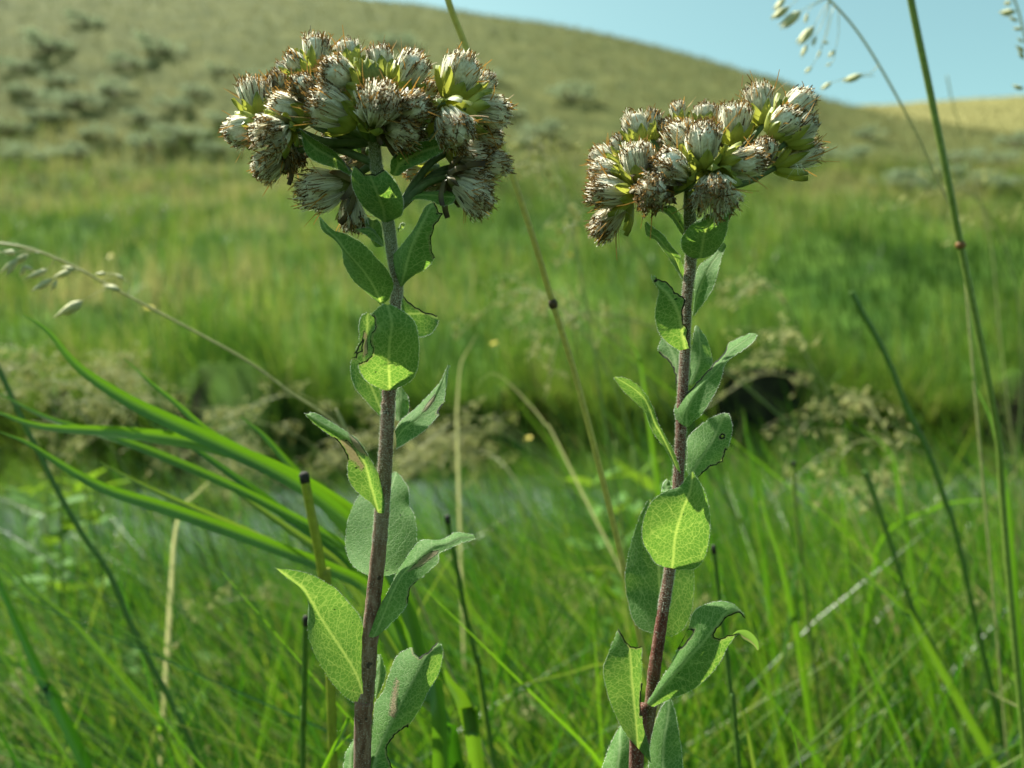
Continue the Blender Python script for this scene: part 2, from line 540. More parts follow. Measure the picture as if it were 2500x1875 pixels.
# pond: murky, faintly rippled
m, nt, out = nodes("pond_water")
co = coords(nt)
p = N(nt, "ShaderNodeBsdfPrincipled")
nt.links.new(ramp(nt, noise(nt, 1.6, 4, co), [(0.3, (0.055, 0.080, 0.072)), (0.7, (0.10, 0.135, 0.122))]), p.inputs["Base Color"])
p.inputs["Roughness"].default_value = 0.22
p.inputs["IOR"].default_value = 1.33
bm_ = N(nt, "ShaderNodeBump")
bm_.inputs["Strength"].default_value = 0.5
bm_.inputs["Distance"].default_value = 0.02
nt.links.new(noise(nt, 7, 4, co), bm_.inputs["Height"])
nt.links.new(bm_.outputs[0], p.inputs["Normal"])
nt.links.new(p.outputs[0], out.inputs[0])
mb = MB()
wx = np.linspace(-16, 16, 33); wy = np.linspace(1.4, 8.2, 9)
WY, WX = np.meshgrid(wy, wx, indexing='ij')
i = np.arange(8)[:, None] * 33; j = np.arange(32)[None]
mb.add(np.stack([WX, WY, WX * 0], -1).reshape(-1, 3), np.stack([i + j, i + j + 1, i + 34 + j, i + 33 + j], -1).reshape(-1, 4))
tag(mb.obj("water", m), kind="structure")

# ------------------------------------------------------------------ fields of grass (nobody could count it)
def field(mb, x, y, h, w, lean_x, lean_y, bend, colr, segs=4, z0=None, fold=False):
    n = len(x)
    z = ground(x, y) if z0 is None else z0
    root = np.stack([x, y, z - 0.02], -1)
    t = np.linspace(0, 1, segs + 1)
    ld = np.stack([lean_x, lean_y, np.zeros(n)], -1)
    up = np.array([0, 0, 1.0])
    c = root[:, None] + up * (h[:, None, None] * (t - 0.28 * bend[:, None] * t ** 2.2)[..., None]) \
        + ld[:, None] * (h[:, None] * (0.35 * t + bend[:, None] * t ** 2.2))[..., None]
    ang = rng.uniform(0, np.pi, n)
    wd = np.stack([np.cos(ang), np.sin(ang), np.zeros(n)], -1)
    prof = np.array([0.75] + [1.0 - 0.9 * ((k / segs) ** 2.2) for k in range(1, segs)] + [0.04])
    off = wd[:, None] * (w[:, None] * prof * 0.5)[..., None]
    if fold:                                            # keeled blade: three points across
        kd = np.stack([-np.sin(ang), np.cos(ang), np.zeros(n)], -1) * rng.choice([-1, 1], n)[:, None]
        keel = kd[:, None] * (w[:, None] * prof * 0.30)[..., None]
        v = np.stack([c - off, c + keel, c + off], 2).reshape(n, -1, 3)
        nv = (segs + 1) * 3
        base = (np.arange(n) * nv)[:, None]
        k = np.arange(segs)[None] * 3
        q = np.concatenate([np.stack([base + k + m_, base + k + m_ + 1, base + k + m_ + 4, base + k + m_ + 3], -1).reshape(-1, 4) for m_ in (0, 1)])
        mb.add(v.reshape(-1, 3), q, None, np.repeat(colr, nv), np.tile(np.repeat(t, 3), n))
        return
    v = np.stack([c - off, c + off], 2).reshape(n, -1, 3)
    nv = (segs + 1) * 2
    base = (np.arange(n) * nv)[:, None]
    k = np.arange(segs)[None] * 2
    q = np.stack([base + k, base + k + 1, base + k + 3, base + k + 2], -1).reshape(-1, 4)
    mb.add(v.reshape(-1, 3), q, None, np.repeat(colr, nv), np.tile(np.repeat(t, 2), n))

# near bank
n = 21000
y = 0.50 + 2.0 * rng.random(n) ** 0.8
x = rng.uniform(-0.95, 0.95, n) * (y + 0.25)
clump = vnoise(x * 3.2, y * 3.2, 21)
keep = (rng.random(n) < 0.75 + 0.5 * clump) & (y < shore_near(x) + 0.12)
keep &= ~((x < 0.15 * y) & (y > 1.3) & (rng.random(n) < 0.45))
x, y, clump = x[keep], y[keep], clump[keep]
n = len(x)
right_side = sstep(0.05, 0.35, x / y)
h = rng.normal(0.42, 0.10, n).clip(0.16, 0.72) + 0.03 * clump + 0.12 * right_side * rng.random(n) + 0.10 * sstep(1.2, 1.8, y) * rng.random(n) ** 2
h = np.where(y < 0.75, np.minimum(h, 0.50), h)
mb = MB()
field(mb, x, y, h, rng.uniform(0.0030, 0.0085, n), rng.normal(-0.85, 0.75, n), rng.normal(0, 0.5, n),
      rng.gamma(1.3, 0.15, n).clip(0, 1.2), (0.42 + 0.35 * clump + rng.normal(0, 0.26, n)).clip(0, 1), 5, fold=True)
tag(mb.obj("near_grass", M_GRASS), "dense green grass filling the bank below the two flowering stems", "grass", kind="stuff")
# broader blades closer in, mostly leaning the same way
n = 6500
y = 0.30 + 0.80 * rng.random(n) ** 1.1
x = rng.uniform(-0.85, 0.95, n) * (y + 0.1)
top = HC - (rng.triangular(1130, 1800, 2000, n) - 937.5) / F * y
top = np.minimum(top, 0.62)
mb = MB()
lx = np.where(rng.random(n) < 0.72, rng.normal(-1.0, 0.5, n) - 1.1 * sstep(0.0, 0.3, x / y), rng.normal(0.7, 0.8, n)); bd = rng.gamma(1.0, 0.16, n).clip(0, 1.2)
hh = ((top - 0.07) / (1 - 0.28 * bd)).clip(0.2, 0.8)
tone = rng.choice([0.05, 0.25, 0.5, 0.68, 0.78, 0.9], n, p=[0.32, 0.20, 0.12, 0.15, 0.13, 0.08]) + rng.normal(0, 0.05, n)
field(mb, x, y, hh, rng.uniform(0.0018, 0.0050, n), lx, rng.normal(0, 0.2, n), bd, tone.clip(0, 0.92), 7, fold=True)
tag(mb.obj("broad_grass", M_GRASS), "broader blades of green grass leaning over one another close behind the flower stems", "grass", kind="stuff")
# taller blades standing in front of the water
n = 3200
y = rng.uniform(0.42, 1.9, n)
u = np.where(rng.random(n) < 0.66, rng.uniform(-0.06, 0.75, n), rng.uniform(-0.75, 0.0, n))
x = u * y
py_tip = rng.triangular(1000, 1180, 1450, n) + 90 * (u < 0)
top = HC - (py_tip - 937.5) / F * y
bd = rng.gamma(1.2, 0.18, n).clip(0, 1.2)
mb = MB()
field(mb, x + 0.12 * top, y, ((top - 0.07) / (1 - 0.28 * bd)).clip(0.2, 0.95), rng.uniform(0.0025, 0.006, n), np.where(rng.random(n) < 0.7, rng.normal(-0.8, 0.4, n), rng.normal(0.4, 0.5, n)),
      rng.normal(0, 0.2, n), bd, rng.choice([0.1, 0.35, 0.6, 0.72, 0.8], n) + rng.normal(0, 0.06, n), 6, fold=True)
tag(mb.obj("tall_grass", M_GRASS), "taller green grass standing in front of the pond water", "grass", kind="stuff")
# low thatch on the near bank
n = 16000
y = 0.30 + 2.2 * rng.random(n) ** 0.8
x = rng.uniform(-0.95, 0.95, n) * (y + 0.3)
h = rng.uniform(0.10, 0.32, n)
mb = MB()
field(mb, x, y, h, rng.uniform(0.002, 0.006, n), rng.normal(-0.2, 0.6, n), rng.normal(0, 0.6, n),
      rng.uniform(0.2, 1.2, n), rng.beta(1.5, 2.6, n), 3)
tag(mb.obj("low_grass", M_GRASS), "short tangled grass and thatch covering the near bank soil", "grass", kind="stuff")
# far bank: overhanging fringe and the meadow above
n = 24000
x = rng.uniform(-12, 12, n)
y = shore_far(x) + 0.10 + rng.exponential(0.55, n)
cl = vnoise(x * 1.4, y * 1.4, 31)
keep = (rng.random(n) < 0.75 + 0.5 * cl) & ~((open_gap(x, y) > 0.3) & (y < shore_far(x) + 0.30))
x, y, cl = x[keep], y[keep], cl[keep]; n = len(x)
mb = MB()
field(mb, x, y, rng.uniform(0.28, 0.62, n) * (1 + 0.25 * cl), rng.uniform(0.006, 0.014, n), rng.normal(-0.1, 0.35, n),
      rng.normal(-0.22, 0.35, n), rng.gamma(1.6, 0.25, n).clip(0, 1.5), (0.32 + 0.55 * cl + rng.normal(0, 0.25, n)).clip(0, 1), 4)
tag(mb.obj("bank_grass", M_MEADOW), "tall green grass hanging over the dark undercut bank across the pond", "grass", kind="stuff")
n = 21000
x = rng.uniform(-11, 11, n)
f_ = rng.random(n)
y = shore_far(x) - 0.06 + 0.26 * f_
keep = rng.random(n) > 0.95 * open_gap(x, y)
x, y, f_ = x[keep], y[keep], f_[keep]; n = len(x)
cl = vnoise(x * 1.3, y, 35)
mb = MB()
field(mb, x, y, rng.uniform(0.22, 0.55, n), rng.uniform(0.006, 0.014, n), rng.normal(-0.1, 0.4, n), rng.normal(-0.55, 0.35, n),
      rng.gamma(2.0, 0.30, n).clip(0, 1.6), (0.42 + 0.3 * cl + rng.normal(0, 0.2, n)).clip(0, 1), 4)
tag(mb.obj("hanging_grass", M_MEADOW), "grass tumbling down the face of the bank across the pond", "grass", kind="stuff")
n = 11000
x = rng.uniform(-11, 11, n)
y = shore_far(x) - 0.75 * (0.5 + vnoise(x * 0.9, x * 0, 39)).clip(0.1, 1.4) * rng.random(n) + 0.10
cl = vnoise(x * 1.1 + 5, y * 0.4, 33)
keep = (cl > -0.25) & (rng.random(n) > 0.8 * open_gap(x, y))
x, y = x[keep], y[keep]; n = len(x)
mb = MB()
field(mb, x, y, rng.uniform(0.12, 0.50, n) * (0.75 + 0.7 * vnoise(x * 1.7, x * 0, 37).clip(-0.5, 1)), rng.uniform(0.005, 0.012, n), rng.normal(-0.1, 0.5, n), rng.normal(-0.1, 0.5, n),
      rng.uniform(0.1, 0.9, n), (0.35 + 0.65 * rng.beta(1.5, 1.6, n)).clip(0, 1), 3, z0=np.full(n, -0.02))
cx = rng.uniform(-6, 6, 26); cy = shore_far(cx) - rng.uniform(0.3, 1.5, 26)
k_ = rng.integers(0, 26, 3200)
x = cx[k_] + rng.normal(0, 0.16, 3200); y = cy[k_] + rng.normal(0, 0.10, 3200); n = 3200
field(mb, x, y, rng.uniform(0.10, 0.42, n), rng.uniform(0.005, 0.011, n), rng.normal(-0.1, 0.6, n), rng.normal(0, 0.5, n),
      rng.uniform(0.1, 0.8, n), (0.25 + 0.6 * rng.beta(1.5, 1.8, n)).clip(0, 1), 3, z0=np.full(n, -0.02))
tag(mb.obj("shore_grass", M_MEADOW), "yellowing grass standing along the far water edge", "grass", kind="stuff")
n = 72000
y = 7.6 + 20.0 * rng.random(n) ** 0.8
x = rng.uniform(-1.15, 1.15, n) * (y + 1.0)
cl = vnoise(x * 0.55, y * 0.55, 41)
c2 = vnoise(x * 2.2, y * 2.2, 42)
mb = MB()
elv = (ground(x, y) - HC) / y
tn = sstep(0.15, 0.30, elv + 0.05 * cl)
field(mb, x, y, rng.uniform(0.16, 0.62, n) * (1 + 0.55 * c2.clip(-0.8, 1)), rng.uniform(0.010, 0.024, n), rng.normal(-0.12, 0.3, n), rng.normal(0, 0.3, n),
      rng.gamma(1.5, 0.2, n).clip(0, 1.2), (0.36 + 0.60 * cl + 0.65 * c2 + 0.36 * tn + rng.normal(0, 0.18, n)).clip(0, 1), 3)
tag(mb.obj("meadow_grass", M_MEADOW), "bright green meadow grass on the slope beyond the pond", "grass", kind="stuff")
n = 60000
y = 21 + 115 * rng.random(n) ** 1.5
x = rng.uniform(-1.1, 1.1, n) * y
cl = vnoise(x * 0.25, y * 0.25, 51)
mb = MB()
field(mb, x, y, rng.uniform(0.15, 0.42, n), rng.uniform(0.03, 0.07, n) * (y / 40).clip(0.7, 2), rng.normal(-0.1, 0.4, n), rng.normal(0, 0.4, n),
      rng.gamma(1.5, 0.25, n).clip(0, 1.3), (0.5 + 0.45 * cl + rng.normal(0, 0.2, n) + 0.3 * sstep(0.34, 0.5, x / y) * sstep(40, 85, y)).clip(0, 1), 2)
tag(mb.obj("hill_grass", M_HILL), "dry tan bunch grass covering the hillside against the sky", "grass", kind="stuff")

#==PART2==
# ------------------------------------------------------------------ sagebrush on the hill
def sage_mesh(seed):
    r = np.random.default_rng(seed)
    crown = MB()
    nb = 26
    for k in range(nb):
        a = r.uniform(0, 6.28); rr = 0.62 * math.sqrt(r.random()); hz = 0.25 + 0.6 * r.random() * (1 - 0.5 * rr)
        c = np.array([rr * math.cos(a), rr * math.sin(a), hz])
        m = 46
        d = r.normal(0, 1, (m, 3)); d /= np.linalg.norm(d, axis=1)[:, None]
        ctr = c + d * r.uniform(0.04, 0.21, (m, 1))
        t1 = r.normal(0, 1, (m, 3)); t1 /= np.linalg.norm(t1, axis=1)[:, None]
        t2 = np.cross(t1, d); t2 /= np.linalg.norm(t2, axis=1)[:, None] + 1e-9
        s = r.uniform(0.03, 0.075, (m, 1))
        v = np.stack([ctr - t1 * s, ctr + t2 * s * 0.35, ctr + t1 * s, ctr - t2 * s * 0.35], 1).reshape(-1, 3)
        q = np.arange(m * 4).reshape(-1, 4)
        crown.add(v, q, None, np.repeat((0.5 + 0.25 * (hz - 0.5) + r.normal(0, 0.2, m)).clip(0, 1), 4))
    wood = MB()
    for k in range(9):
        a = r.uniform(0, 6.28); rr = r.uniform(0.15, 0.6)
        wood.tube(catmull([[0.04 * math.cos(a), 0.04 * math.sin(a), -0.06], [rr * 0.4 * math.cos(a), rr * 0.4 * math.sin(a), 0.2],
                           [rr * math.cos(a), rr * math.sin(a), 0.62]], 6), np.linspace(0.032, 0.008, 6), 5)
    return crown.mesh("crown", M_SAGE, False), wood.mesh("trunk", M_WOOD)
SAGE = [sage_mesh(100 + k) for k in range(4)]
def ray_ground(px, py):
    d = P(px, py, 1.0) - np.array([0, 0, HC])
    t = np.concatenate([np.linspace(6.5, 40, 900), np.linspace(40.2, 140, 900)])
    g = ground(d[0] * t, t)
    hit = np.nonzero(g > HC + d[2] * t)[0]
    k = hit[0] if len(hit) else -1
    return np.array([d[0] * t[k], t[k], ground(np.array([d[0] * t[k]]), np.array([t[k]]))[0]])
sage_px = []
rs = np.random.default_rng(77)
for px, py in [(40, 170), (150, 205), (60, 235), (270, 225), (190, 265), (330, 290), (415, 270), (480, 235), (560, 300), (120, 300), (30, 330),
               (250, 335), (360, 365), (450, 345), (545, 375), (310, 170), (130, 125), (395, 130), (540, 180), (640, 205), (60, 400), (185, 395),
               (2045, 400), (2290, 440), (2385, 470), (2460, 455), (2200, 470), (2340, 395), (2440, 400), (1310, 330), (1240, 290), (1400, 250), (1280, 360), (2120, 340), (2480, 350),
               (1190, 200), (980, 120), (220, 60)]:
    sage_px.append((px + rs.uniform(-12, 12), py + rs.uniform(-6, 6), rs.uniform(0.7, 1.25)))
for k, (px, py, s) in enumerate(sage_px):
    g = ray_ground(px, py)
    sc_ = s * (0.75 + g[1] / 70.0)
    lab_, grp_ = (("silvery green sagebrush clump on the steep hillside behind the larger seed cluster", "sagebrush behind the larger seed cluster") if px < 800 else
                  ("sagebrush clump on the hillside between the two seed clusters", "sagebrush between the seed clusters") if px < 1700 else
                  ("pale sagebrush clump on the gentler slope around the thick green stem", "sagebrush around the thick green stem"))
    o = thing("sagebrush", lab_, "shrub", g, grp_)
    cm, wm = SAGE[k % 4]
    for nm, me in (("crown", cm), ("trunk", wm)):
        c = bpy.data.objects.new(nm, me); COL.objects.link(c); c.parent = o
    o.scale = (sc_ * rs.uniform(0.9, 1.5), sc_, sc_ * rs.uniform(0.30, 0.45))
    o.rotation_euler.z = rs.uniform(0, 6.28)

# ------------------------------------------------------------------ the two goldenrods
def in_poly(pt, poly):
    x, y = pt[:, 0], pt[:, 1]
    ins = np.zeros(len(pt), bool)
    n = len(poly)
    for i in range(n):
        x1, y1 = poly[i]; x2, y2 = poly[(i + 1) % n]
        if y1 == y2: continue
        c = ((y1 > y) != (y2 > y)) & (x < (x2 - x1) * (y - y1) / (y2 - y1) + x1)
        ins ^= c
    return ins
def near_poly(pt, poly):
    """nearest point on the outline and its distance"""
    best = np.full(len(pt), 1e9); bp = pt.copy()
    n = len(poly)
    for i in range(n):
        a = poly[i]; b = poly[(i + 1) % n]
        d = b - a
        t = np.clip(((pt - a) @ d) / (d @ d + 1e-9), 0, 1)
        q = a + t[:, None] * d
        dist = np.linalg.norm(pt - q, axis=1)
        m = dist < best
        best[m] = dist[m]; bp[m] = q[m]
    return bp, best
def rough_poly(poly, amp, r):
    out = []
    n = len(poly)
    for i in range(n):
        a = np.array(poly[i], float); b = np.array(poly[(i + 1) % n], float)
        k = max(1, int(np.linalg.norm(b - a) / 7))
        for m_ in range(k):
            out.append(a + (b - a) * m_ / k + r.normal(0, amp, 2))
    return np.array(out)

LEAFN = [0]
def leaf(plant, rows, xf, D, d0=0.0, d1=0.0, dm=0.0, cl=0.0, cr=0.0, bites=(), browns=(), label=None, extra=None, nt=60, nv=26, name="leaf"):
    """rows run base to tip: left edge, midrib, right edge in picture units; d* are depths in mm"""
    ox, oy, s = xf
    LEAFN[0] += 1
    r = np.random.default_rng(900 + LEAFN[0])
    A = np.array(rows, float)
    if browns or bites:
        nt, nv = int(nt * 1.7), int(nv * 1.8)
    for c in (0, 2, 4): A[:, c] = ox + A[:, c] * s
    for c in (1, 3, 5): A[:, c] = oy + A[:, c] * s
    K = catmull(A, nt)
    t = np.linspace(0, 1, nt)
    dM = d0 + (d1 - d0) * t + dm * np.sin(np.pi * t)
    w = np.hypot(K[:, 4] - K[:, 0], K[:, 5] - K[:, 1])
    wn = w / (w.max() + 1e-6)
    v = np.linspace(-1, 1, nv)
    L, M_, R = K[:, 0:2], K[:, 2:4], K[:, 4:6]
    mid = 0.5 * (L + R)
    av = np.abs(v) ** 1.6
    px = M_[:, None] + v[None, :, None] * ((R - L) / 2)[:, None] + av[None, :, None] * (mid - M_)[:, None]
    # ends shrink to a point smoothly; outline slightly irregular
    dep = dM[:, None] + np.where(v < 0, cl, cr)[None, :] * (np.abs(v) ** 1.5)[None, :] * wn[:, None]
    ph = r.uniform(0, 6.28, 4)
    dep = dep + (0.35 * np.sin(9 * t + ph[0])[:, None] * v[None] + 0.28 * np.sin(17 * t + ph[1])[:, None] * (v ** 2)[None]) * wn[:, None]
    edge = (np.abs(v) > 0.97)
    px[:, edge] += r.normal(0, 0.5, (nt, edge.sum(), 2))
    pxf = px.reshape(-1, 2)
    b = np.zeros(len(pxf))
    quads = (np.arange(nt - 1)[:, None] * nv + np.arange(nv - 1)[None]).reshape(-1)
    quads = np.stack([quads, quads + 1, quads + nv + 1, quads + nv], -1)
    for poly in browns:
        pl = np.array([(ox + x_ * s, oy + y_ * s) for x_, y_ in poly])
        ins = in_poly(pxf, pl)
        _, dd = near_poly(pxf, pl)
        b[ins] = 1.0
        b[(dd < 2.0) & (~ins)] = 2.8
    for poly in bites:
        pl = rough_poly([(ox + x_ * s, oy + y_ * s) for x_, y_ in poly], 1.3, r)
        ins = in_poly(pxf, pl)
        quads = quads[~ins[quads].all(1)]
        np_, dd = near_poly(pxf, pl)
        pxf = np.where(ins[:, None], np_, pxf)
        b = np.maximum(b, np.where(dd < 3.0, 2.75, np.where(dd < 4.5, 2.0, 0)) * (1 - 0 * dd) * ((~ins) | True) * (np.where(ins, 1, dd < 4.5)))
        b[ins] = 2.9
    Dm = D + dep.reshape(-1) / 1000.0
    V = np.stack([(pxf[:, 0] - 1250) / F * Dm, Dm, HC - (pxf[:, 1] - 937.5) / F * Dm], -1)
    # millimetre coordinates on the blade
    G = V.reshape(nt, nv, 3)
    along = np.concatenate([[0], np.cumsum(np.linalg.norm(np.diff(G[:, nv // 2], axis=0), axis=1))]) * 1000
    wid = np.linalg.norm(G[:, -1] - G[:, 0], axis=1) * 500
    U = np.stack([v[None] * wid[:, None], np.repeat(along[:, None], nv, 1)], -1).reshape(-1, 2) + np.array([0, LEAFN[0] * 60.0])
    used = np.unique(quads)
    remap = np.full(len(V), -1); remap[used] = np.arange(len(used))
    mb = MB()
    mb.add(V[used], remap[quads], None, 0.0, b[used])
    if extra is not None:
        extra(mb, ox, oy, s, D)
    loc = G[0, nv // 2]
    me = mb.mesh(name, M_LEAF, True, loc)
    uvl = me.uv_layers.new(name="UVMap")
    vi = np.zeros(len(me.loops), np.int32); me.loops.foreach_get("vertex_index", vi)
    Uu = np.vstack([U[used], np.zeros((len(me.vertices) - len(used), 2)) + 0.9])
    uvl.data.foreach_set("uv", Uu[vi].astype(np.float32).ravel())
    o = place(name, me, plant, loc)
    if label: o["label"] = label
    # short marginal hairs
    hb = MB()
    for side in (0, nv - 1):
        e = G[:, side]; inn = G[:, 1 if side == 0 else nv - 2]
        outd = e - inn; outd /= np.linalg.norm(outd, axis=1)[:, None] + 1e-9
        okk = b.reshape(nt, nv)[:, side] < 1.5
        for rep in range(4):
            f = r.random(nt - 1)[:, None]
            pt = e[:-1] * (1 - f) + e[1:] * f
            d = outd[:-1] + r.normal(0, 0.45, (nt - 1, 3))
            d /= np.linalg.norm(d, axis=1)[:, None]
            ln = r.uniform(0.00022, 0.00050, (nt - 1, 1))
            sd = np.diff(e, axis=0); sd /= np.linalg.norm(sd, axis=1)[:, None] + 1e-9
            tri = np.stack([pt - sd * 3.5e-5, pt + sd * 3.5e-5, pt + d * ln], 1)[okk[:-1]]
            if len(tri):
                hb.add(tri.reshape(-1, 3), None, np.arange(len(tri) * 3).reshape(-1, 3))
    if hb.n:
        h_ = place("margin_hairs", hb.mesh("margin_hairs", M_FUZZ, True, loc), o, loc)
        h_["kind"] = "stuff"
    return o

def stem(plant, pxpts, widths, D, depths, green, seed, redness=0.0):
    pts = np.array([P(x_, y_, D + d / 1000) for (x_, y_), d in zip(pxpts, depths)])
    rad = np.array(widths) * 0.5 * D / F
    low = pts[-1]
    z0 = float(ground(np.array([low[0]]), np.array([low[1] + 0.03]))[0])
    ext = np.array([low + (np.array([low[0] - 0.012, low[1] + 0.03, z0 - 0.02]) - low) * f for f in (0.33, 0.66, 1.0)])
    pts = np.vstack([pts, ext]); rad = np.concatenate([rad, rad[-1] * np.array([1.05, 1.1, 1.2])])
    green = np.concatenate([green, [0.1, 0.05, 0.0]])
    n = 260
    C = catmull(np.hstack([pts, rad[:, None], np.array(green)[:, None]]), n)
    mb = MB()
    r = np.random.default_rng(seed)
    rr = C[:, 3] * (1 + 0.03 * r.normal(0, 1, n))
    mb.tube(C[:, :3], rr, 16, C[:, 4].clip(0, 1), redness)
    loc = C[-1, :3]
    o = place("stem", mb.mesh("stem", M_STEM, True, loc), plant, loc)
    # hairs
    m_ = 22000
    k = r.uniform(0, n * 0.62, m_); ki = k.astype(int); f = (k - ki)[:, None]
    c = C[ki, :3] * (1 - f) + C[ki + 1, :3] * f
    tn = C[ki + 1, :3] - C[ki, :3]; tn /= np.linalg.norm(tn, axis=1)[:, None]
    d = r.normal(0, 1, (m_, 3)); d -= tn * (d * tn).sum(1)[:, None]; d /= np.linalg.norm(d, axis=1)[:, None]
    base = c + d * rr[ki][:, None] * 0.98
    dd = d + 0.5 * r.normal(0, 1, (m_, 3)) + 0.3 * tn * -1; dd /= np.linalg.norm(dd, axis=1)[:, None]
    tip = base + dd * r.uniform(0.00025, 0.00070, (m_, 1))
    sd = np.cross(dd, d); sd /= np.linalg.norm(sd, axis=1)[:, None] + 1e-9
    hb = MB()
    hb.add(np.stack([base - sd * 2.6e-5, base + sd * 2.6e-5, tip], 1).reshape(-1, 3), None, np.arange(m_ * 3).reshape(-1, 3))
    h_ = place("hairs", hb.mesh("hairs", M_FUZZ, True, loc), o, loc); h_["kind"] = "stuff"
    return C

# one involucral bract of unit length along +Z, cupped, outer side +Y
def bract_mesh(name, mat):
    mb = MB()
    ts = np.linspace(0, 1, 6); vs = np.linspace(-1, 1, 5)
    wd = np.array([0.55, 0.95, 1.0, 0.85, 0.55, 0.06]) * 0.24
    V = []
    for k, t in enumerate(ts):
        for v_ in vs:
            V.append([v_ * wd[k], 0.30 * math.sin(t * 1.9) - 0.12 * v_ * v_ + (0.05 if abs(v_) < 0.1 else 0), t])
    i = np.arange(5)[:, None] * 5; j = np.arange(4)[None]
    mb.add(V, np.stack([i + j, i + j + 1, i + 6 + j, i + 5 + j], -1).reshape(-1, 4), None, np.repeat(ts, 5))
    return mb.mesh(name, mat)
BR_G = bract_mesh("bract", M_BRACT)
BR_B = bract_mesh("bract", M_BRACTB)

def strands(mb, o, d, ln, w0, w1, bendv, a, segs=3):
    """thin tapering ribbons: origins o, unit dirs d, lengths ln, bend vectors"""
    n = len(o)
    t = np.linspace(0, 1, segs + 1)
    c = o[:, None] + d[:, None] * (ln[:, None] * t)[..., None] + bendv[:, None] * (t ** 2)[None, :, None]
    sd = np.cross(d, rng.normal(0, 1, (n, 3))); sd /= np.linalg.norm(sd, axis=1)[:, None] + 1e-9
    w = (w0 + (w1 - w0) * t)
    off = sd[:, None] * w[None, :, None] * 0.5
    v = np.stack([c - off, c + off], 2)
    nv = (segs + 1) * 2
    base = (np.arange(n) * nv)[:, None]; k = np.arange(segs)[None] * 2
    q = np.stack([base + k, base + k + 1, base + k + 3, base + k + 2], -1).reshape(-1, 4)
    mb.add(v.reshape(-1, 3), q, None, np.repeat(a, nv))

